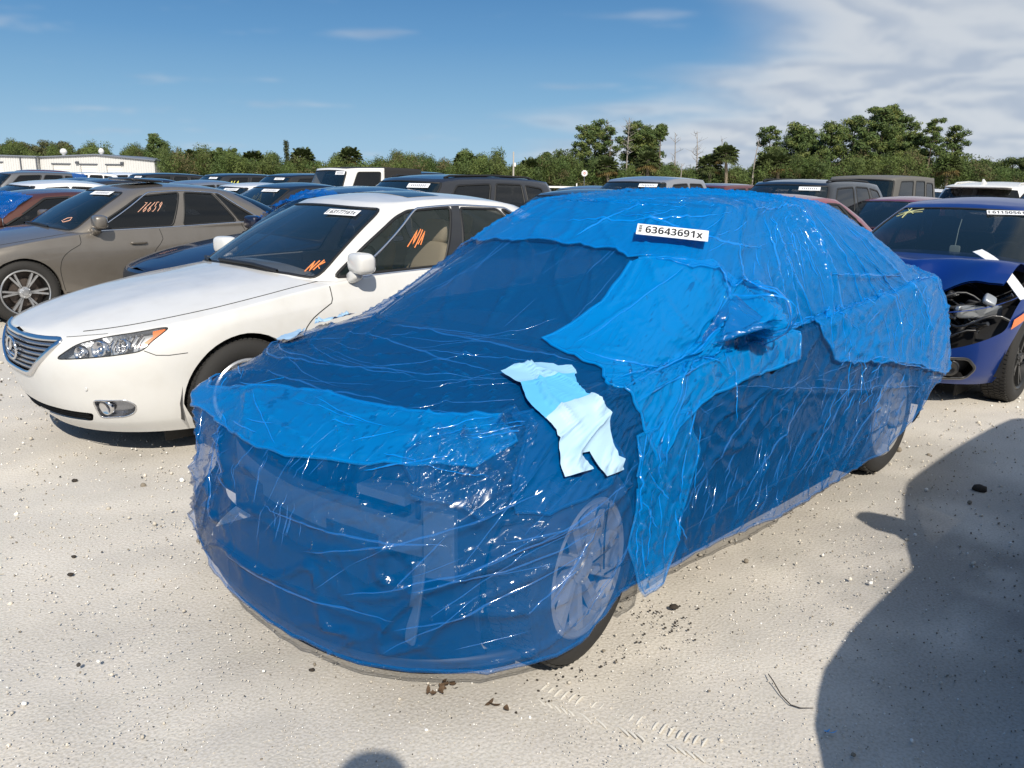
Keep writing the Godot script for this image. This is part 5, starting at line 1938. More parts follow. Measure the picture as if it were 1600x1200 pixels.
var CARS := [
	["sedan", 0.75, 10.75, 1.0, Color(0.012, 0.008, 0.011), 0.3, false, true, "maroon_black_sedan", "very dark maroon sedan just behind the wrapped car's roof, windscreen card at its roof edge"],
	["sedan", 2.95, 10.1, 0.985, Color(0.24, 0.012, 0.02), 0.2, false, false, "red_sedan", "dark red sedan whose roof shows between the wrapped car and the crashed blue sedan"],
	["sedan", 6.2, 13.5, 0.95, Color(0.17, 0.012, 0.022), 0.2, false, true, "maroon_sedan", "maroon sedan facing the viewer behind the crashed blue sedan's roof"],
	["suv", 7.4, 10.9, 0.96, Color(0.006, 0.006, 0.007), 0.1, false, true, "edge_suv", "black sport utility cut off by the right edge of the photo"],
	["suv", -1.25, 11.55, 0.945, Color(0.03, 0.031, 0.036), 0.5, false, true, "crossover", "dark grey crossover with black roof standing behind the white sedan"],
	["sedan", -2.75, 12.9, 0.98, Color(0.008, 0.014, 0.05), 0.3, false, false, "blue_roof_sedan", "navy sedan showing only its roof right of the black one, over the white sedan's roof"],
	["sedan", -4.1, 14.5, 1.0, Color(0.005, 0.006, 0.01), 0.1, false, true, "black_sedan", "black sedan with a lot card and speckled windscreen above the white sedan's left roof edge"],
	["sedan", -5.3, 16.1, 0.985, Color(0.74, 0.74, 0.73), 0, false, true, "pale_sedan", "white sedan with yellow writing on its dark door glass behind the bronze sedan"],
	["suv", 4.6, 13.8, 0.955, Color(0.008, 0.009, 0.011), 0.2, false, true, "black_suv", "black three row sport utility with lot card behind the red sedan"],
	["pickup", 2.45, 15.0, 0.93, Color(0.36, 0.37, 0.39), 0.6, false, true, "silver_pickup", "silver extended cab pickup with lot card behind the dark maroon sedan"],
	["suv", 4.48, 19.8, 0.9, Color(0.1, 0.012, 0.012), 0.2, false, false, "maroon_hatchback", "maroon hatchback peeking out behind the silver pickup's cab"],
	["sedan", 1.35, 17.3, 1.0, Color(0.16, 0.165, 0.2), 0.5, false, false, "grey_sedan", "lavender grey sedan between the dark crossover and the silver pickup"],
	["jeep", 7.5, 17.9, 0.94, Color(0.006, 0.006, 0.007), 0.0, false, false, "black_offroader", "black boxy off roader with grey hard top right of the black three row utility"],
	["suv", 9.9, 16.9, 0.96, Color(0.74, 0.74, 0.73), 0, true, false, "white_suv", "white sport utility seen from behind with a wide black rear window and roof fin"],
	["sedan", 12.2, 25.0, 1.0, Color(0.7, 0.7, 0.7), 0, false, false, "far_white_sedan", "small far white car left of the rear facing white utility"],
	["sedan", 8.1, 32.0, 1.0, Color(0.5, 0.53, 0.6), 0.2, false, false, "far_silver_sedan", "tiny pale silver car in the gap between the maroon hatchback and black utility"],
	["jeep", -4.2, 21.0, 0.97, Color(0.74, 0.74, 0.72), 0, false, true, "white_jeep", "white off roader with black canvas top in the middle distance"],
	["pickup", -3.3, 29.0, 1.0, Color(0.006, 0.006, 0.007), 0.1, false, false, "black_pickup", "black pickup behind the white off roader's canvas top"],
	["sedan", -8.0, 31.0, 1.12, Color(0.01, 0.05, 0.3), 0, false, false, "film_covered_car", "car wholly under blue film seen left of and through the white off roader", "car", "car behind the white off roader", [-1, 0, 1, 0, 1, 1, -1, 1]],
	["suv", -6.2, 22.9, 0.96, Color(0.006, 0.006, 0.008), 0.1, false, true, "black_minivan", "long black van with lot card and dark windows left of the white off roader"],
	["suv", -9.4, 27.0, 0.95, Color(0.005, 0.006, 0.009), 0.1, false, true, "black_wagon", "black wagon far behind the pale sedan with yellow writing, left of the black van"],
	["sedan", -7.2, 18.4, 1.0, Color(0.2, 0.23, 0.28), 0.5, false, true, "silver_blue_sedan", "silver blue sedan with lot card above the bronze sedan's rear roof"],
	["sedan", -9.6, 19.2, 1.0, Color(0.03, 0.032, 0.038), 0.4, false, true, "charcoal_sedan", "charcoal sedan with beige interior behind the bronze sedan's windscreen"],
	["sedan", -11.16, 21.0, 1.0, Color(0.006, 0.012, 0.05), 0.3, false, true, "small_navy_sedan", "small navy sedan with two cards left of the charcoal sedan"],
	["sedan", -10.8, 24.0, 1.0, Color(0.012, 0.016, 0.04), 0.3, false, false, "dusk_blue_sedan", "dull dark blue sedan roof between the charcoal and silver blue sedans"],
	["suv", -13.1, 30.0, 0.945, Color(0.006, 0.006, 0.007), 0.1, false, true, "tall_black_suv", "tall black utility with clear windscreen in front of the white shed's last door"],
	["suv", -16.0, 27.0, 0.94, Color(0.13, 0.135, 0.145), 0.5, false, false, "grey_crossover", "grey crossover at the left edge with blue film over its tail", "car", "grey crossover at the left edge", [0.7, 0.0, 1, 0, 1, 1, 0.68, 1]],
	["suv", -24.3, 42.0, 1.0, Color(0.09, 0.01, 0.015), 0.2, false, true, "maroon_van", "maroon van standing in front of the left part of the white shed"],
	["suv", -19.6, 37.0, 0.94, Color(0.74, 0.74, 0.74), 0, false, false, "white_wagon", "white wagon with dark windows below the shed's first end door"],
	["sedan", -21.8, 44.0, 1.1, Color(0.01, 0.01, 0.012), 0.1, false, false, "far_black_sedan", "tiny black car right of the white wagon below the shed"],
	["suv", -19.2, 40.0, 0.95, Color(0.5, 0.56, 0.66), 0.1, false, false, "far_pale_van", "tiny pale blue van below the middle door of the shed"],
	["sedan", -6.66, 11.4, 0.93, Color(0.1, 0.035, 0.022), 0.4, false, false, "rust_brown_sedan", "rust brown sedan at the left edge with blue film on its windscreen", "car", "rust brown sedan's windscreen", [-0.3, 0.0, 0.24, 0, 0.22, 0.9, 0.1, 0.98, -0.3, 0.98]],
	["sedan", -7.6, 13.2, 1.0, Color(0.74, 0.74, 0.73), 0, false, false, "left_edge_white_sedan", "white sedan cut by the left edge behind the rust brown one"],
]


func far_cars() -> void:
	var proto := {}
	var base := {}
	for e in [["sedan", spec_sedan()], ["suv", spec_suv()], ["pickup", spec_pickup()], ["jeep", spec_jeep()]]:
		var p := paint(lin(0.02, 0.02, 0.02), 0.2)
		var o := Node3D.new()
		o.name = "prototype"
		var S: Dictionary = e[1]
		var opt := {paint = p, fine = 1, front_glass = M.glass, side_glass = M.dark_glass, wheel = func(n): wheel_plain(n, S.wheel, S.wheel * 0.66, 6)}
		if e[0] == "jeep":
			opt.roof_paint = M.canvas
		var R := car(o, S, opt)
		proto[e[0]] = o
		base[e[0]] = [p, R]
	# kind, x, distance, height factor, colour, shine, turned round, lot card, name, label
	for c in CARS:
		var o: Node3D = proto[c[0]].duplicate()
		o.name = numbered(c[8])
		add_child(o)
		o.position = Vector3(c[1], 0, -c[2])
		o.rotation.y = HEAD + (PI if c[6] else 0.0) + rng.randf_range(-0.03, 0.03)
		o.scale = Vector3(1, c[3], 1)
		tag(o, c[9], c[10] if c.size() > 10 else "car", "cars parked in rows behind the front row")
		var q: Color = c[4]
		repaint(o, base[c[0]][0], paint(lin(q.r, q.g, q.b), c[5]))
		var R: Dictionary = base[c[0]][1]
		if c[7] and not c[6]:
			lot_card(o, R, 0.10, 0.82, "", 0.32, 0.09)
		match c[8]:
			"white_jeep":
				for n in o.get_children():
					if n.name == "roof":
						n.set_surface_override_material(0, M.canvas)
				var acc := Acc.new()
				for s in [1.0, -1.0]:
					R.cabin.patch_into(acc, poly_of([[s * 0.50, 0.0], [s * 1.0, 0.0], [s * 1.0, 1.0], [s * 0.49, 1.0]]), 0.02)
				part(o, "canvas_top", acc, M.canvas)
			"black_offroader":
				for n in o.get_children():
					if n.name == "roof" or n.name == "cabin_frame":
						n.set_surface_override_material(0, M.grey_top)
			"crossover", "black_suv", "white_suv":
				var acc := Acc.new()
				for z in [-0.54, 0.54]:
					acc.tube(PackedVector3Array([Vector3(0.10, 1.69, z), Vector3(0.0, 1.715, z), Vector3(-0.8, 1.728, z), Vector3(-1.5, 1.705, z), Vector3(-1.65, 1.66, z)]), PackedFloat32Array([0.015, 0.018, 0.018, 0.018, 0.015]), 6)
				part(o, "roof_rail", acc, M.black if c[8] != "white_suv" else M.white_paint)
				if c[8] == "crossover":
					for n in o.get_children():
						if n.name == "roof":
							n.set_surface_override_material(0, M.black_gloss)
				if c[8] == "white_suv" and c[6]:
					var fin := Acc.new()
					fin.hexa([Vector3(-1.65, 1.70, -0.03), Vector3(-1.85, 1.68, -0.02), Vector3(-1.85, 1.68, 0.02), Vector3(-1.65, 1.70, 0.03), Vector3(-1.80, 1.78, -0.008), Vector3(-1.85, 1.78, -0.006), Vector3(-1.85, 1.78, 0.006), Vector3(-1.80, 1.78, 0.008)])
					part(o, "aerial_fin", fin, M.white_paint)
					fin = Acc.new()
					fin.round_box(Transform3D(Basis(Vector3.BACK, -0.1), Vector3(-2.06, 1.62, 0)), Vector3(0.26, 0.035, 1.12), 0.3, 16, 6)
					part(o, "spoiler", fin, M.white_paint)
		if c[9].contains("yellow writing"):
			scribble(o, R.cabin, 0.32, 0.35, Vector2(0.04, 0.35), [[[0, 0], [0.05, 1], [0.6, 0], [0.65, 1.0]], [[1.0, 0], [1.35, 1], [1.7, 0]], [[1.1, 0.35], [1.6, 0.35]]], M.yellow_chalk, 0.016)
		if c[9].contains("blue film"):
			torn_film(R, o.transform, "blue plastic film over the " + c[11], c[12], 3.0)
	for k in proto:
		proto[k].free()


# ---------------------------------------------------------------- trees and far things
func spot_at(px: float, d: float) -> Vector3:   # a place on the ground d metres ahead, px to the side measured in thousandths of the distance
	return Vector3(px * d / 1000.0, 0, -d)


func leaves(acc: Acc, c: Vector3, r: Vector3, count: int, size: float, base: Color, up := 0.25) -> void:
	for k in count:
		var d := Vector3(rng.randfn(), rng.randfn(), rng.randfn()).normalized()
		var p := c + d * r * pow(rng.randf(), 0.45)
		var n := (d + Vector3(rng.randfn(), rng.randfn() + up, rng.randfn()) * 0.6).normalized()
		var a := n.cross(Vector3(rng.randfn(), rng.randfn(), rng.randfn())).normalized()
		var b := n.cross(a)
		var s := size * rng.randf_range(0.6, 1.3)
		var v := rng.randf_range(0.75, 1.25)
		acc.tint = Color(base.r * v * rng.randf_range(0.9, 1.15), base.g * v, base.b * v * rng.randf_range(0.8, 1.1))
		var i := acc.vert(p - a * s, n)
		acc.vert(p + b * s * 0.32, n)
		acc.vert(p + a * s, n)
		acc.vert(p - b * s * 0.32, n)
		acc.quad(i, i + 1, i + 2, i + 3)


func limb(acc: Acc, a: Vector3, b: Vector3, r0: float, r1: float, bend := 0.15, seg := 6) -> PackedVector3Array:
	var pts := PackedVector3Array()
	var rad := PackedFloat32Array()
	var off := Vector3(rng.randfn(), rng.randfn() * 0.3, rng.randfn()) * bend * (b - a).length() * 0.5
	for k in 7:
		var t := k / 6.0
		pts.append(a.lerp(b, t) + off * 4.0 * t * (1.0 - t) * 0.5)
		rad.append(lerpf(r0, r1, t))
	acc.tube(pts, rad, seg)
	return pts


func pine(where: Vector3, h: float, spread_: float, start: float, dense: float, label: String) -> void:
	var t := thing("pine_tree", label, "tree", where, rng.randf() * TAU, "pines of the tree line")
	var wood := Acc.new()
	var crown := Acc.new()
	crown.use_col = true
	var lean := Vector3(rng.randf_range(-0.5, 0.5), 0, rng.randf_range(-0.5, 0.5))
	var trunk := limb(wood, Vector3(0, -0.2, 0), Vector3(0, h * 0.97, 0) + lean, h * 0.017, h * 0.004, 0.06, 8)
	var n := int(9 + 10 * dense)
	for k in n:
		var f := lerpf(start, 0.98, (k + rng.randf()) / n)
		var p := trunk[0].lerp(trunk[6], f)
		var ang := k * 2.4 + rng.randf()
		var reach := spread_ * (1.0 - 0.65 * pow((f - start) / (1.0 - start), 1.6)) * rng.randf_range(0.55, 1.1)
		var tip := p + Vector3(cos(ang) * reach, rng.randf_range(0.1, 0.45) * reach, sin(ang) * reach)
		limb(wood, p, tip, h * 0.006, h * 0.002, 0.25, 5)
		for q in 2 + int(dense * 2.2):
			var c := p.lerp(tip, rng.randf_range(0.45, 1.08)) + Vector3(rng.randfn(), rng.randfn() * 0.5, rng.randfn()) * 0.25 * spread_ * 0.4
			var rr := rng.randf_range(0.45, 0.85) * (0.7 + 0.11 * spread_)
			leaves(crown, c, Vector3(rr, rr * 0.6, rr), 80, 0.18, Color(0.072, 0.112, 0.028) if rng.randf() < 0.7 else Color(0.115, 0.145, 0.036))
	part(t, "trunk", wood, M.bark)
	part(t, "crown", crown, M.leaf)


func broadleaf(where: Vector3, h: float, w: float, label: String, tint: Color) -> void:
	var t := thing("broadleaf_tree", label, "tree", where, rng.randf() * TAU, "broadleaf trees of the tree line")
	var wood := Acc.new()
	var crown := Acc.new()
	crown.use_col = true
	var top := Vector3(rng.randf_range(-0.4, 0.4), h * 0.5, 0)
	limb(wood, Vector3(0, -0.2, 0), top, h * 0.03, h * 0.018, 0.1, 8)
	for k in 16:
		var ang := k * 2.4
		var rr := w * rng.randf_range(0.25, 0.5)
		var c := Vector3(cos(ang) * rr, h * rng.randf_range(0.55, 0.92), sin(ang) * rr)
		limb(wood, top, c, h * 0.010, h * 0.004, 0.3, 5)
		var s := w * rng.randf_range(0.13, 0.24)
		leaves(crown, c, Vector3(s, s * 0.7, s), 320, 0.17, tint)
	part(t, "trunk", wood, M.bark)
	part(t, "crown", crown, M.leaf)


func palm(where: Vector3, h: float, label: String, dry := 0.2) -> void:
	var t := thing("palm_tree", label, "palm", where, rng.randf() * TAU, "cabbage palms of the tree line")
	var wood := Acc.new()
	var crown := Acc.new()
	crown.use_col = true
	var top := Vector3(rng.randf_range(-0.5, 0.5), h - 1.2, rng.randf_range(-0.3, 0.3))
	limb(wood, Vector3(0, -0.2, 0), top, 0.19, 0.17, 0.08, 8)
	for k in 46:
		var el := asin(clampf(1.0 - 1.75 * (k + 0.5) / 46.0, -1, 1))
		var az := k * 2.39996
		var d := Vector3(cos(az) * cos(el), sin(el) * 0.9 + 0.1, sin(az) * cos(el)).normalized()
		var stem := top + d * rng.randf_range(0.7, 1.0)
		limb(wood, top, stem, 0.02, 0.015, 0.05, 4)
		var across := d.cross(Vector3.UP).normalized() if absf(d.y) < 0.95 else Vector3.RIGHT
		var nn := across.cross(d).normalized()
		var old := el < -0.45 and rng.randf() < dry * 2.5
		var col := Color(0.16, 0.115, 0.035) if old else Color(0.085, 0.115, 0.034)
		for f in 15:
			var a := lerpf(-1.9, 1.9, f / 14.0)
			var dd := (d * cos(a) + across * sin(a)).normalized()
			var l := 0.95 * (0.75 + 0.25 * cos(a))
			var v := rng.randf_range(0.8, 1.25)
			crown.tint = Color(col.r * v, col.g * v, col.b * v)
			var tip := stem + dd * l + Vector3(0, -0.28 * l, 0) - d * 0.1
			var mid := stem + dd * l * 0.55
			var wv := dd.cross(nn).normalized() * 0.05
			var i := crown.vert(stem, nn)
			crown.vert(mid + wv, nn)
			crown.vert(tip, (nn + dd).normalized())
			crown.vert(mid - wv, nn)
			crown.quad(i, i + 1, i + 2, i + 3)
	part(t, "trunk", wood, M.palm_bark)
	part(t, "crown", crown, M.leaf)


func dead_tree(where: Vector3, h: float, label: String, arms := 9) -> void:
	var t := thing("dead_tree", label, "dead tree", where, rng.randf() * TAU, "bare dead pines")
	var wood := Acc.new()
	var lean := Vector3(rng.randf_range(-0.6, 0.6), h, rng.randf_range(-0.4, 0.4))
	var tr := limb(wood, Vector3(0, -0.2, 0), lean, 0.13, 0.03, 0.05, 7)
	for k in arms:
		var f := rng.randf_range(0.5, 0.97)
		var p := tr[0].lerp(tr[6], f)
		var ang := rng.randf() * TAU
		var l := rng.randf_range(0.5, 1.6) * (1.35 - f)
		var q := p + Vector3(cos(ang) * l, l * rng.randf_range(0.3, 0.9), sin(ang) * l)
		var b := limb(wood, p, q, 0.035, 0.014, 0.3, 4)
		for e in 3:
			limb(wood, b[3 + e], b[3 + e] + Vector3(rng.randfn(), rng.randf() + 0.3, rng.randfn()) * 0.45, 0.016, 0.008, 0.3, 3)
	part(t, "trunk", wood, M.dead_wood)


func trees() -> void:
	M.leaf = mat(Color.WHITE, 0.75)
	M.leaf.vertex_color_use_as_albedo = true
	M.leaf.backlight_enabled = true
	M.leaf.backlight = Color(0.25, 0.25, 0.25)
	M.bark = mat(lin(0.16, 0.125, 0.095), 0.95)
	M.palm_bark = mat(lin(0.22, 0.18, 0.13), 0.95)
	M.dead_wood = mat(lin(0.30, 0.27, 0.24), 0.95)
	# the thicket along the lot's far edge: nobody could count its bushes
	var clump := Acc.new()
	clump.use_col = true
	leaves(clump, Vector3.ZERO, Vector3(1, 0.85, 1), 190, 0.14, Color(0.9, 0.95, 0.8), 0.4)
	var mm := MultiMesh.new()
	mm.transform_format = MultiMesh.TRANSFORM_3D
	mm.use_colors = true
	mm.mesh = clump.mesh()
	var where := []
	var hills := FastNoiseLite.new()
	hills.seed = 12
	hills.frequency = 0.16
	hills.fractal_octaves = 3
	for k in 6400:
		var a := rng.randf_range(-640.0, 760.0)
		var d := rng.randf_range(96.0, 122.0)
		if a < -415.0:
			d += 22.0
		var tall := 3.7 + 1.5 * hills.get_noise_2d(a * 0.1, 3.0) + 2.3 * hills.get_noise_2d(a * 0.35, 9.0)
		if a > 190.0 and a < 260.0:
			tall = minf(tall, 2.9)
		if a < -415.0:
			tall += 0.9
		if a > 285.0 and a < 540.0:
			tall += 1.2
		if a > 560.0:
			tall *= 0.85
		var y := tall * sqrt(rng.randf()) * lerpf(0.82, 1.0, (d - 96.0) / 26.0)
		where.append([spot_at(a, d) + Vector3(0, y, 0), a])
	mm.instance_count = where.size()
	for k in where.size():
		var s := rng.randf_range(0.55, 1.15)
		mm.set_instance_transform(k, Transform3D(Basis.from_euler(Vector3(rng.randf() * 0.6, rng.randf() * TAU, 0)).scaled(Vector3(s, s * rng.randf_range(0.8, 1.3), s)), where[k][0]))
		var kind := hills.get_noise_2d(where[k][1] * 0.25, 77.0)
		var c := Color(0.058, 0.094, 0.018).lerp(Color(0.092, 0.122, 0.028), clampf(kind * 2.0 + 0.5, 0, 1)) * rng.randf_range(0.7, 1.2)
		if rng.randf() < 0.12:
			c = Color(0.10, 0.085, 0.035)
		mm.set_instance_color(k, c)
	var bush := MultiMeshInstance3D.new()
	bush.name = "thicket"
	bush.multimesh = mm
	bush.material_override = M.leaf
	add_child(bush)
	tag(bush, "long low green thicket closing the far edge of the lot", "thicket", "", "stuff")
	for e in [[78, 104, 8.2, 1.5, 0.45, 0.5, "thin pine with layered tufts, first of the middle tree group"], [92, 108, 8.9, 2.2, 0.35, 1.2, "full crowned pine second from the left of the middle group"], [112, 106, 8.4, 1.5, 0.5, 0.35, "sparse pine between the full crowned pine and the bare snag"], [144, 110, 8.8, 3.0, 0.25, 1.9, "broad dense pine that fills the middle of the middle group"], [156, 112, 8.4, 2.4, 0.3, 1.3, "rounded pine at the right shoulder of the middle group"], [173, 105, 8.5, 0.8, 0.84, 0.4, "slender pine with a tiny tufted top right of the middle group"],
			[299, 108, 8.9, 1.7, 0.55, 0.5, "small headed pine just right of the broken stub"], [328, 104, 8.4, 3.0, 0.2, 2.0, "bushy low branched pine left of the tall right group"], [364, 108, 9.1, 2.9, 0.3, 1.6, "flat topped pine at the left end of the tall right group"], [392, 112, 10.2, 2.9, 0.3, 1.7, "high pine with rounded crown left of the tallest one"], [428, 108, 11.2, 3.6, 0.3, 2.3, "tallest and widest pine of the whole tree line"], [452, 113, 10.6, 2.9, 0.35, 1.8, "pine leaning close to the right side of the tallest one"], [484, 106, 9.6, 1.6, 0.5, 0.7, "open crowned pine right of the tallest, sky showing between tufts"], [508, 108, 9.0, 2.0, 0.5, 0.7, "pine with long arms stretching right at the end of the tall group"],
			[346, 112, 8.0, 2.9, 0.15, 1.9, "low crowned pine filling the gap right of the bushy one"], [410, 105, 8.4, 2.0, 0.3, 1.2, "pine standing in front of the tallest one's left side"], [440, 118, 9.4, 3.0, 0.2, 2.0, "pine behind the tallest one's right shoulder"], [466, 109, 8.2, 2.4, 0.25, 1.6, "mid height pine between the leaning and the open crowned one"], [-418, 118, 7.0, 1.9, 0.3, 1.2, "lone tall pine at the right end of the white shed"]]:
		pine(spot_at(e[0], e[1]), e[2], e[3], e[4], e[5], e[6])
	for e in [[-600, 128, 6.6, 6.5, "round dark tree behind the shed at the left edge"], [-575, 130, 5.6, 5.0, "lower round tree behind the shed beside the left edge tree"], [-545, 132, 6.8, 5.0, "dusty olive tree rising left of the shed's first roof vent"], [-520, 134, 6.0, 5.0, "dusty olive tree over the shed's roof between the vents"], [-497, 130, 5.4, 4.4, "small olive tree at the shed's second roof vent"], [-338, 112, 5.3, 2.2, "dark leaning shrub tree standing clear of the thicket at left"], [553, 112, 5.0, 4.0, "low spreading tree right of the last palm"], [585, 108, 5.4, 4.2, "pale leafed tree near the right edge above the white utility"], [617, 106, 5.6, 5.0, "rounded tree cut by the right edge"], [48, 104, 5.2, 4.5, "dome shaped dark tree left of the middle pine group"]]:
		broadleaf(spot_at(e[0], e[1]), e[2], e[3], e[4], Color(0.07, 0.10, 0.026) if e[1] < 125 else Color(0.085, 0.092, 0.036))
	for e in [[158, 96, 4.9, "palm with a bare pale trunk at the foot of the middle pine group"], [112, 97, 4.2, "palm with dry hanging fronds in the thicket below the sparse pine"], [228, 97, 4.6, "short palm left of the tall gap palm"], [250, 96, 5.7, "tall full headed palm right of the gap in the trees"], [295, 98, 4.9, "palm right of the broken stub"], [312, 97, 4.9, "palm with yellowed lower fronds beside the bushy pine"], [510, 97, 4.9, "big palm with orange brown skirt near the right end of the pines"], [-352, 104, 4.4, "palm in the thicket left of the leaning shrub tree"], [-375, 104, 4.6, "palm halfway between the lone pine and the leaning shrub tree"], [-252, 102, 4.9, "palm just right of the ivy column"], [-196, 103, 5.0, "palm top standing above the thicket over the white off roader"], [-60, 102, 4.7, "palm head in the thicket above the dark crossover"], [-310, 103, 4.5, "palm head in the thicket above the black wagon"], [20, 100, 4.0, "low palm beside the utility pole"]]:
		palm(spot_at(e[0], e[1]), e[2], e[3], 0.5 if e[3].contains("dry") or e[3].contains("brown") or e[3].contains("yellow") else 0.15)
	for e in [[130, 104, 9.0, 22, "tall bare snag with twiggy top rising above the middle pine group"], [104, 107, 8.7, 14, "grey twiggy dead top left of the bare snag"], [188, 106, 7.4, 7, "leaning dead tree left of the twiggy one in the gap"], [213, 105, 7.6, 13, "bare twiggy dead tree in the middle of the gap"], [240, 103, 6.6, 5, "thin dead tree behind the tall gap palm"], [281, 98, 6.3, 3, "broken pale trunk stub right of the tall gap palm"], [193, 97, 3.6, 1, "short pale broken trunk low in the gap"]]:
		dead_tree(spot_at(e[0], e[1]), e[2], e[4], e[3])
	# a trunk wrapped in creeper
	var iv := thing("ivy_column", "narrow dead trunk wrapped in creeper standing above the thicket at left", "tree", spot_at(-269, 110))
	var a := Acc.new()
	limb(a, Vector3(0, -0.2, 0), Vector3(0.1, 5.8, 0), 0.16, 0.1, 0.03)
	part(iv, "trunk", a, M.bark)
	a = Acc.new()
	a.use_col = true
	for k in 10:
		leaves(a, Vector3(0.05, 2.4 + k * 0.38, 0), Vector3(0.36, 0.34, 0.36), 70, 0.18, Color(0.045, 0.06, 0.022))
	part(iv, "creeper", a, M.leaf)


func far_structures() -> void:
	M.shed_wall = mat(lin(0.58, 0.58, 0.57), 0.7)
	M.shed_door = mat(lin(0.72, 0.71, 0.68), 0.6)
	M.shed_trim = mat(lin(0.08, 0.09, 0.11), 0.6)
	M.shed_roof = mat(lin(0.16, 0.18, 0.22), 0.5)
	var d := 104.0
	var s := thing("shed", "long low white metal shed with roll up doors behind the cars at left", "shed", Vector3(-44.2 - 7.0, 0, -d))
	var wall := func(called: String, x0: float, x1: float, e0: float, e1: float, peak: float, z0: float, z1: float, doors: Array):
		var face := PackedVector2Array([Vector2(x0, 0), Vector2(x1, 0), Vector2(x1, e1), Vector2((x0 + x1) / 2.0, peak), Vector2(x0, e0)])
		var acc := Acc.new()
		var cuts := []
		for q in doors:
			cuts.append(PackedVector2Array([Vector2(q[0], -1), Vector2(q[1], -1), Vector2(q[1], q[2]), Vector2(q[0], q[2])]))
		var n := int((x1 - x0) / 0.3)
		for k in n:
			var a := lerpf(x0, x1, float(k) / n)
			var b := lerpf(x0, x1, float(k + 1) / n)
			for half in 2:
				var u := lerpf(a, b, half * 0.5)
				var w := lerpf(a, b, half * 0.5 + 0.5)
				var pieces := Geometry2D.intersect_polygons(PackedVector2Array([Vector2(u, 0), Vector2(w, 0), Vector2(w, 9), Vector2(u, 9)]), face)
				for cut in cuts:
					var nx := []
					for p in pieces:
						nx.append_array(Geometry2D.clip_polygons(p, cut))
					pieces.assign(nx)
				for p in pieces:
					var pts := []
					for q in p:
						pts.append(Vector3(q.x, q.y, z0 - 0.02 * half))
					if Geometry2D.is_polygon_clockwise(p):
						pts.reverse()
					acc.flat(pts)
		acc.flat([Vector3(x1, 0, z0), Vector3(x1, 0, z1), Vector3(x1, e1, z1), Vector3(x1, e1, z0)])
		acc.flat([Vector3(x0, 0, z1), Vector3(x0, 0, z0), Vector3(x0, e0, z0), Vector3(x0, e0, z1)])
		var w := part(s, "wall", acc, M.shed_wall)
		for q in doors:
			var o := Acc.new()
			var c := 9
			for k in c:
				var h0: float = q[2] * k / c
				o.hexa([Vector3(q[0], h0, z0 - 0.12), Vector3(q[1], h0, z0 - 0.12), Vector3(q[1], h0, z0 - 0.2), Vector3(q[0], h0, z0 - 0.2), Vector3(q[0], h0 + q[2] / c - 0.02, z0 - 0.09), Vector3(q[1], h0 + q[2] / c - 0.02, z0 - 0.09), Vector3(q[1], h0 + q[2] / c - 0.02, z0 - 0.2), Vector3(q[0], h0 + q[2] / c - 0.02, z0 - 0.2)])
			var dm := part(s, "door", o, M.shed_door)
			o = Acc.new()
			o.box(Transform3D(Basis(), Vector3((q[0] + q[1]) / 2, q[2] + 0.08, z0 - 0.02)), Vector3(q[1] - q[0] + 0.3, 0.14, 0.16))
			part(dm, "lintel", o, M.shed_trim)
		var r := Acc.new()
		var m := (x0 + x1) / 2.0
		for e in [[x0 - 0.2, e0, m, peak], [m, peak, x1 + 0.2, e1]]:
			r.hexa([Vector3(e[0], e[1] + 0.02, z0 + 0.25), Vector3(e[2], e[3] + 0.02, z0 + 0.25), Vector3(e[2], e[3] + 0.02, z1), Vector3(e[0], e[1] + 0.02, z1), Vector3(e[0], e[1] + 0.16, z0 + 0.25), Vector3(e[2], e[3] + 0.16, z0 + 0.25), Vector3(e[2], e[3] + 0.16, z1), Vector3(e[0], e[1] + 0.16, z1)])
		part(s, "roof", r, M.shed_roof)
	wall.call("end", -7.0, 7.0, 3.35, 3.15, 3.75, 0.0, -24.0, [[-5.5, -3.4, 2.6], [-2.1, -0.1, 2.6], [1.1, 3.0, 2.6]])
	wall.call("front", -26.0, -7.1, 3.5, 3.4, 3.55, 0.6, -24.0, [[-13.5, -11.3, 2.7], [-22.0, -19.8, 2.7]])
	for e in [[-6.1, 3.9, 0.42], [-1.3, 4.0, 0.34]]:
		var a := Acc.new()
		a.lathe(Transform3D(Basis(Vector3.RIGHT, -PI / 2), Vector3(e[0], e[1] - 0.4, -4)), PackedVector2Array([Vector2(e[2] * 0.5, 0), Vector2(e[2] * 0.5, 0.4), Vector2(e[2], 0.55), Vector2(e[2], 0.8), Vector2(e[2] * 0.6, 1.05), Vector2(0.0, 1.12)]), 20, false)
		part(s, "roof_vent", a, M.dull_white)
	for x in [-2.4, 3.1]:
		var a := Acc.new()
		a.box(Transform3D(Basis(Vector3.RIGHT, 0.3), Vector3(x, 2.85, 0.15)), Vector3(0.35, 0.25, 0.3))
		part(s, "wall_lamp", a, M.shed_trim)
	for x in [-9.0, -7.05]:
		var a := Acc.new()
		a.box(Transform3D(Basis(), Vector3(x, 1.7, 0.72)), Vector3(0.12, 3.3, 0.1))
		part(s, "downspout", a, M.shed_trim)
	var p := thing("utility_pole", "slim pale utility pole with a small white box, above the thicket", "pole", spot_at(-2, 88))
	var a := Acc.new()
	a.tube(PackedVector3Array([Vector3(0, -0.2, 0), Vector3(0.02, 2.5, 0), Vector3(0.0, 4.35, 0)]), PackedFloat32Array([0.10, 0.09, 0.075]), 10)
	part(p, "post", a, M.pole_wood)
	a = Acc.new()
	a.round_box(Transform3D(Basis(), Vector3(0.16, 3.05, 0.06)), Vector3(0.22, 0.40, 0.18), 0.3, 12, 8)
	part(p, "meter_box", a, M.dull_white)
	p = thing("round_sign", "small white sign seen against the thicket left of the silver pickup", "sign", spot_at(82, 70))
	a = Acc.new()
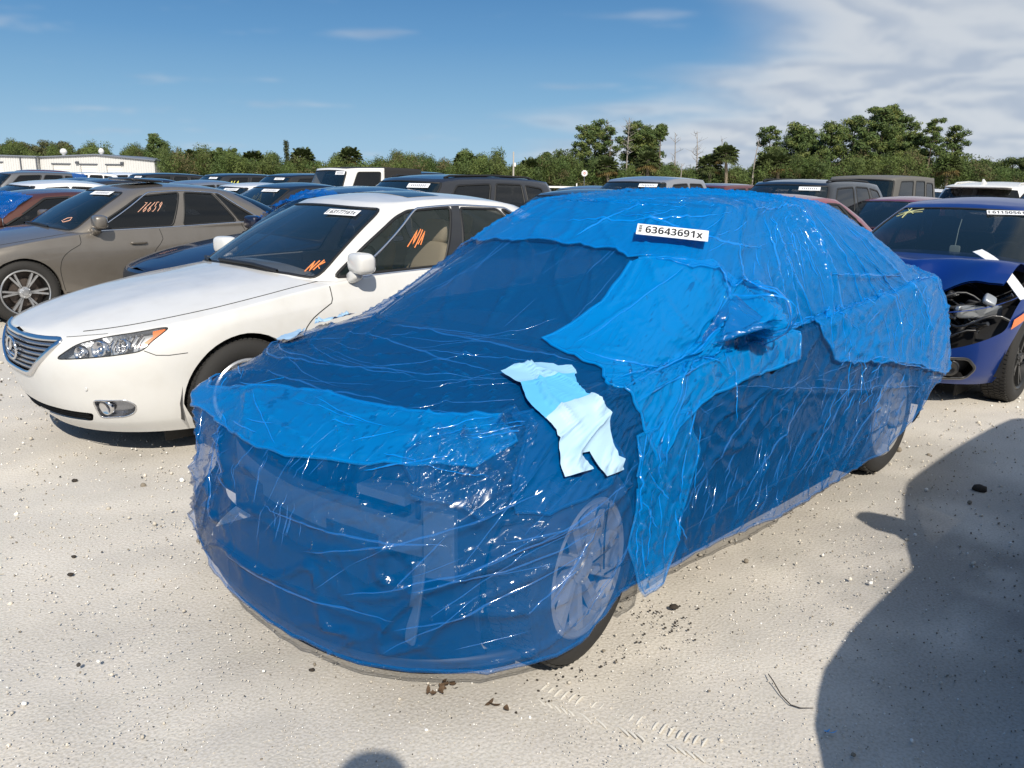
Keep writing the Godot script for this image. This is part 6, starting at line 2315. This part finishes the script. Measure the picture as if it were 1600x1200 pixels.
	a.tube(PackedVector3Array([Vector3(0, -0.2, 0), Vector3(0, 2.3, 0)]), PackedFloat32Array([0.03, 0.03]), 8)
	part(p, "post", a, M.shed_trim)
	a = Acc.new()
	a.lathe(Transform3D(Basis(Vector3.BACK, PI / 8), Vector3(0, 2.15, 0.05)), PackedVector2Array([Vector2(0.0001, 0.012), Vector2(0.26, 0.012), Vector2(0.26, 0.0), Vector2(0.0001, 0.0)]), 8)
	part(p, "plate", a, M.dull_white)
	a = Acc.new()
	a.lathe(Transform3D(Basis(), Vector3(0, 2.15, 0.066)), PackedVector2Array([Vector2(0.05, 0.002), Vector2(0.10, 0.002), Vector2(0.10, 0.0)]), 16)
	part(p, "mark", a, M.red_paint)
	p = thing("white_rail", "low white rail along the far edge behind the silver pickup", "fence", spot_at(150, 78))
	a = Acc.new()
	a.box(Transform3D(Basis(), Vector3(0, 0.95, 0)), Vector3(36.0, 0.16, 0.06))
	part(p, "rail", a, M.dull_white)
	for k in 13:
		a = Acc.new()
		a.box(Transform3D(Basis(), Vector3(-17.9 + k * 2.98, 0.55, -0.08)), Vector3(0.10, 1.5, 0.10))
		part(p, "post", a, M.dull_white)


# ---------------------------------------------------------------- small things on the ground
func rock(acc: Acc, c: Vector3, r: Vector3, sd: float) -> void:
	var first := acc.v.size()
	for j in 7:
		for i in 11:
			var b := PI * (j / 6.0 - 0.5)
			var a := TAU * i / 10.0
			var d := Vector3(cos(b) * cos(a), sin(b), cos(b) * sin(a))
			var k := 1.0 + 0.4 * nz.get_noise_3d(d.x * 1.3 + sd, d.y * 1.3, d.z * 1.3)
			acc.vert(c + d * r * k, d)
	for j in 6:
		for i in 10:
			var o := first + j * 11 + i
			acc.quad(o, o + 1, o + 12, o + 11)


func litter() -> void:
	var r := RandomNumberGenerator.new()
	r.seed = 99
	# grit: far too many to count
	var base := Acc.new()
	base.use_col = true
	rock(base, Vector3.ZERO, Vector3(1, 0.7, 1), 2.0)
	var mm := MultiMesh.new()
	mm.transform_format = MultiMesh.TRANSFORM_3D
	mm.use_colors = true
	mm.mesh = base.mesh()
	mm.instance_count = 16000
	for k in mm.instance_count:
		var d := 1.7 * pow(7.5, pow(r.randf(), 1.35))
		var a := r.randf_range(-0.72, 0.72)
		var x := sin(a) * d
		var z := -cos(a) * d
		var dark_patch := exp(-(pow((x - 2.3) / 1.25, 2.0) + pow((z + 2.7) / 1.5, 2.0)))
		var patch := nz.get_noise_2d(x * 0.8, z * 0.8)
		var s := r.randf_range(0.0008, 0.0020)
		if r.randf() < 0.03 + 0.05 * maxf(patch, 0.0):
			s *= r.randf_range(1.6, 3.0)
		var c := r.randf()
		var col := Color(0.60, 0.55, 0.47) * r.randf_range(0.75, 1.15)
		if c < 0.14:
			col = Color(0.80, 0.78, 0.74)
		elif c < 0.22 + 0.4 * dark_patch:
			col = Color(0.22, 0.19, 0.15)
		elif c < 0.24:
			col = Color(0.05, 0.045, 0.04)
		mm.set_instance_transform(k, Transform3D(Basis.from_euler(Vector3(r.randf() * 3, r.randf() * 6, 0)).scaled(Vector3.ONE * s * d * 0.62), Vector3(x, 0.001, z)))
		mm.set_instance_color(k, col)
	var g := MultiMeshInstance3D.new()
	g.name = "grit"
	g.multimesh = mm
	g.material_override = M.grit
	add_child(g)
	tag(g, "fine pale grit and shell crumbs over the sandy ground", "gravel", "", "stuff")
	# crumbs of dark dirt by the front wheel and under the film's hem
	var acc := Acc.new()
	for k in 90:
		var t := r.randf()
		var p := Vector3(lerpf(0.0, 0.72, t), 0, lerpf(-2.36, -2.75, t) + 0.12 * (1.0 - t)) + Vector3(r.randfn(), 0, r.randfn()) * 0.05
		if k > 50:
			p = Vector3(0.58, 0, -2.78) + Vector3(r.randfn() * 0.07, 0, r.randfn() * 0.06)
		var s := r.randf_range(0.0018, 0.005)
		rock(acc, p + Vector3(0, s * 0.4, 0), Vector3(s, s * 0.7, s), k)
	solid("dirt_crumbs", acc, M.dark_soil, "dark crumbs of dirt under the film's hem and by the front wheel", "dirt", "", "stuff")
	for e in [["pebble", Vector3(0.632, 0.009, -2.846), 0.014, "dark lump right of the wrapped car's front wheel"], ["pebble", Vector3(-2.314, 0.006, -4.098), 0.013, "dark pebble below the white sedan's bumper shadow"], ["pebble", Vector3(-1.856, 0.005, -3.208), 0.009, "small dark pebble left of the film, upper of two close together"], ["pebble", Vector3(-1.785, 0.005, -3.047), 0.010, "small dark pebble left of the film, lower of two close together"], ["pebble", Vector3(-0.65, 0.004, -2.406), 0.008, "small brown pebble under the film's front hem"], ["bark_flake", Vector3(2.524, 0.008, -4.162), 0.032, "black flake lying in the big shadow at right"]]:
		acc = Acc.new()
		rock(acc, Vector3.ZERO, Vector3(e[2] * 1.3, e[2] * 0.6, e[2]), e[2] * 900.0)
		var o := solid(e[0], acc, M.dark_soil, e[3], "stone" if e[0] == "pebble" else "bark")
		o.position = e[1]
	acc = Acc.new()
	acc.tube(PackedVector3Array([Vector3(0.861, 0.012, -2.406), Vector3(0.862, 0.018, -2.36), Vector3(0.87, 0.008, -2.30), Vector3(0.885, 0.006, -2.25), Vector3(0.91, 0.008, -2.232), Vector3(0.95, 0.006, -2.236)]), PackedFloat32Array([0.0018, 0.002, 0.002, 0.002, 0.0018, 0.001]), 6)
	solid("bent_twig", acc, M.dark_soil, "thin dark bent twig on the sand left of the big shadow", "twig")
	acc = Acc.new()
	acc.tube(PackedVector3Array([Vector3(-2.35, 0.006, -2.95), Vector3(-2.2, 0.01, -3.0), Vector3(-2.05, 0.006, -3.04)]), PackedFloat32Array([0.002, 0.0025, 0.001]), 6)
	solid("straw", acc, M.straw, "straight dry stalk on the sand at the left edge", "twig")
	# the print of a tyre in the soft sand
	acc = Acc.new()
	for k in 22:
		for q in [-1.0, 1.0]:
			var c: Vector3 = Vector3(0.10 + k * 0.022, 0.0, -2.30 + k * 0.012) + Vector3(-0.45, 0, 0.9).normalized() * q * 0.035
			if r.randf() < 0.2:
				continue
			var d: Vector3 = Vector3(0.55, 0, 0.85 * q).normalized() * r.randf_range(0.018, 0.028)
			acc.tube(PackedVector3Array([c - d + Vector3(0, -0.004, 0), c - d * 0.4 + Vector3(0, -0.0012, 0), c + d * 0.5 + Vector3(0, -0.0012, 0), c + d + Vector3(0, -0.004, 0)]), PackedFloat32Array([0.003, 0.0045, 0.0045, 0.003]), 6)
	solid("tyre_print", acc, M.sand, "faint tread print pressed into the sand below the wrapped car's nose", "tyre print", "", "stuff")
	var leaf := func(called: String, at: Vector3, size: float, n: int, m: Material, label: String, category: String):
		var a := Acc.new()
		for k in n:
			var c := at + Vector3(r.randfn(), 0, r.randfn()) * size * (1.4 if n > 1 else 0.0) + Vector3(0, 0.008, 0)
			var b := Basis.from_euler(Vector3(r.randf_range(-0.5, 0.5), r.randf() * TAU, r.randf_range(-0.5, 0.5)))
			var s := size * r.randf_range(0.6, 1.1)
			for q in 4:
				var u0 := lerpf(-1, 1, q / 4.0)
				var u1 := lerpf(-1, 1, (q + 1) / 4.0)
				var w0 := 0.4 * sqrt(1.0 - u0 * u0) + 0.03
				var w1 := 0.4 * sqrt(1.0 - u1 * u1) + 0.03
				a.flat([c + b * Vector3(u0 * s, u0 * u0 * s * 0.3, -w0 * s), c + b * Vector3(u0 * s, u0 * u0 * s * 0.3, w0 * s), c + b * Vector3(u1 * s, u1 * u1 * s * 0.3, w1 * s), c + b * Vector3(u1 * s, u1 * u1 * s * 0.3, -w1 * s)])
		solid(called, a, m, label, category)
	leaf.call("dead_leaf", Vector3(0.004, 0, -2.243), 0.020, 3, M.brown_leaf, "curled dead leaf on open sand below the film's hem", "leaf")
	leaf.call("leaf_litter", Vector3(-0.20, 0, -2.30), 0.016, 14, M.brown_leaf, "scatter of broken brown leaves before the wrapped car's front corner", "leaves")
	leaf.call("film_scrap", Vector3(0.958, 0, -2.15), 0.014, 3, M.tape_azure, "torn scrap of blue film on the sand beside the big shadow", "plastic scrap")


# ---------------------------------------------------------------- what stands outside the frame and throws its shadow into it
func outside_frame() -> void:
	var p := paint(lin(0.03, 0.03, 0.033), 0.3)
	var S := spec_suv()
	S.mirror = Vector2(0.40, 1.14)
	var s := thing("neighbour_suv", "dark utility parked next in the row outside the photo, throwing the big shadow at right", "car", at_grid(-1.06, -0.02) + Vector3(0.36, 0, 0.03), HEAD)
	s.scale.y = 1.05
	car(s, S, {paint = p, fine = 1, mirror_size = 0.95, front_glass = M.glass, side_glass = M.dark_glass, wheel = func(n): wheel_plain(n, S.wheel, S.wheel * 0.66, 6)})
	person()


func smooth_min(a: float, b: float, k: float) -> float:
	var h := clampf(0.5 + 0.5 * (b - a) / k, 0.0, 1.0)
	return lerpf(b, a, h) - k * h * (1.0 - h)


# one continuous skin over tapered bones: surface nets, one vertex in each cell that the skin crosses
func nets(acc: Acc, bones: Array, cell: float, k: float) -> void:
	var lo := Vector3(1e9, 1e9, 1e9)
	var hi := -lo
	for b in bones:
		for e in [[b[0], b[2]], [b[1], b[3]]]:
			lo = lo.min(e[0] - Vector3.ONE * (e[1] + cell * 2.0))
			hi = hi.max(e[0] + Vector3.ONE * (e[1] + cell * 2.0))
	var n := Vector3i(((hi - lo) / cell).ceil()) + Vector3i.ONE
	var f := PackedFloat32Array()
	f.resize(n.x * n.y * n.z)
	f.fill(1.0)
	for b in bones:
		var ba: Vector3 = b[1] - b[0]
		var reach := maxf(b[2], b[3]) + k + cell * 2.0
		var p0 := Vector3i((((b[0] as Vector3).min(b[1]) - Vector3.ONE * reach - lo) / cell).floor()).clamp(Vector3i.ZERO, n - Vector3i.ONE)
		var p1 := Vector3i((((b[0] as Vector3).max(b[1]) + Vector3.ONE * reach - lo) / cell).ceil()).clamp(Vector3i.ZERO, n - Vector3i.ONE)
		var ll := maxf(ba.length_squared(), 1e-9)
		for x in range(p0.x, p1.x + 1):
			for y in range(p0.y, p1.y + 1):
				for z in range(p0.z, p1.z + 1):
					var pa: Vector3 = lo + Vector3(x, y, z) * cell - b[0]
					var t := clampf(pa.dot(ba) / ll, 0.0, 1.0)
					var d := (pa - ba * t).length() - lerpf(b[2], b[3], t)
					var o := (x * n.y + y) * n.z + z
					f[o] = smooth_min(f[o], d, k)
	var id := {}
	var c8 := [Vector3i(0, 0, 0), Vector3i(1, 0, 0), Vector3i(0, 1, 0), Vector3i(1, 1, 0), Vector3i(0, 0, 1), Vector3i(1, 0, 1), Vector3i(0, 1, 1), Vector3i(1, 1, 1)]
	var e12 := [[0, 1], [2, 3], [4, 5], [6, 7], [0, 2], [1, 3], [4, 6], [5, 7], [0, 4], [1, 5], [2, 6], [3, 7]]
	for x in n.x - 1:
		for y in n.y - 1:
			for z in n.z - 1:
				var o := (x * n.y + y) * n.z + z
				var v := []
				var neg := 0
				for c in c8:
					var w := f[o + (c.x * n.y + c.y) * n.z + c.z]
					v.append(w)
					neg += 1 if w < 0.0 else 0
				if neg == 0 or neg == 8:
					continue
				var sum := Vector3.ZERO
				var cnt := 0
				for e in e12:
					if (v[e[0]] < 0.0) != (v[e[1]] < 0.0):
						sum += Vector3(c8[e[0]]).lerp(Vector3(c8[e[1]]), v[e[0]] / (v[e[0]] - v[e[1]]))
						cnt += 1
				var g := Vector3(v[1] + v[3] + v[5] + v[7] - v[0] - v[2] - v[4] - v[6], v[2] + v[3] + v[6] + v[7] - v[0] - v[1] - v[4] - v[5], v[4] + v[5] + v[6] + v[7] - v[0] - v[1] - v[2] - v[3])
				id[o] = acc.vert(lo + (Vector3(x, y, z) + sum / cnt) * cell, g.normalized())
	for x in range(1, n.x - 1):
		for y in range(1, n.y - 1):
			for z in range(1, n.z - 1):
				var o := (x * n.y + y) * n.z + z
				for e in [[n.y * n.z, n.z, 1], [n.z, 1, n.y * n.z], [1, n.y * n.z, n.z]]:
					if (f[o] < 0.0) != (f[o + e[0]] < 0.0):
						var q := [o, o - e[1], o - e[1] - e[2], o - e[2]]
						if q.all(func(w): return id.has(w)):
							acc.quad(id[q[0]], id[q[1]], id[q[2]], id[q[3]])


func person() -> void:
	var t := thing("person", "photographer standing behind the camera, only the tip of the shadow in view", "person", Vector3(-0.02, 0, 0.22))
	t.scale = Vector3.ONE * 1.018
	var body := Acc.new()
	var hip := Vector3(0, 0.94, 0.02)
	var chest := Vector3(0, 1.32, 0.0)
	var bones := [[hip + Vector3(-0.07, 0, 0), hip + Vector3(0.07, 0, 0), 0.13, 0.13], [hip, chest, 0.14, 0.15], [chest + Vector3(-0.10, 0.06, 0), chest + Vector3(0.10, 0.06, 0), 0.11, 0.11], [chest + Vector3(0, 0.16, 0), Vector3(0, 1.54, -0.02), 0.055, 0.05]]
	for q in [-1.0, 1.0]:
		bones.append([Vector3(q * 0.10, 0.90, 0.02), Vector3(q * 0.12, 0.49, 0.0), 0.085, 0.058])
		bones.append([Vector3(q * 0.12, 0.49, 0.0), Vector3(q * 0.13, 0.08, 0.03), 0.056, 0.038])
		bones.append([Vector3(q * 0.13, 0.045, 0.06), Vector3(q * 0.15, 0.035, -0.13), 0.045, 0.035])
		bones.append([Vector3(q * 0.19, 1.40, 0.0), Vector3(q * 0.24, 1.20, -0.10), 0.055, 0.042])
		bones.append([Vector3(q * 0.24, 1.20, -0.10), Vector3(q * 0.15, 1.43, -0.16), 0.042, 0.028])
	nets(body, bones, 0.016, 0.03)
	part(t, "body", body, M.cloth)
	var head := Acc.new()
	nets(head, [[Vector3(0, 1.66, 0.0), Vector3(0, 1.70, 0.02), 0.088, 0.092], [Vector3(0, 1.60, -0.03), Vector3(0, 1.57, -0.055), 0.062, 0.045], [Vector3(0, 1.635, -0.095), Vector3(0, 1.605, -0.112), 0.010, 0.014], [Vector3(-0.085, 1.64, 0.01), Vector3(-0.092, 1.61, 0.01), 0.012, 0.010], [Vector3(0.085, 1.64, 0.01), Vector3(0.092, 1.61, 0.01), 0.012, 0.010]], 0.008, 0.02)
	part(t, "head", head, M.skin)
	var cap := Acc.new()
	cap.round_box(Transform3D(Basis(), Vector3(0, 1.735, 0.015)), Vector3(0.20, 0.13, 0.225), 0.9, 20, 12)
	part(t, "hair", cap, M.dark_soil)
	for q in [-1.0, 1.0]:
		var hand := Acc.new()
		var w := Vector3(q * 0.145, 1.445, -0.165)
		var hb := [[w, w + Vector3(-q * 0.01, 0.07, -0.01), 0.026, 0.030]]
		for k in 4:
			var r0 := w + Vector3(-q * 0.01, 0.085, -0.035 + 0.02 * k)
			var m := r0 + Vector3(-q * 0.02, 0.035 - 0.004 * absf(k - 1.5), 0)
			hb.append([r0, m, 0.0095, 0.009])
			hb.append([m, m + Vector3(-q * 0.03, 0.004, 0), 0.009, 0.0078])
		hb.append([w + Vector3(-q * 0.01, 0.03, 0.02), w + Vector3(-q * 0.045, 0.05, 0.035), 0.012, 0.009])
		nets(hand, hb, 0.0045, 0.008)
		part(t, "hand", hand, M.skin)
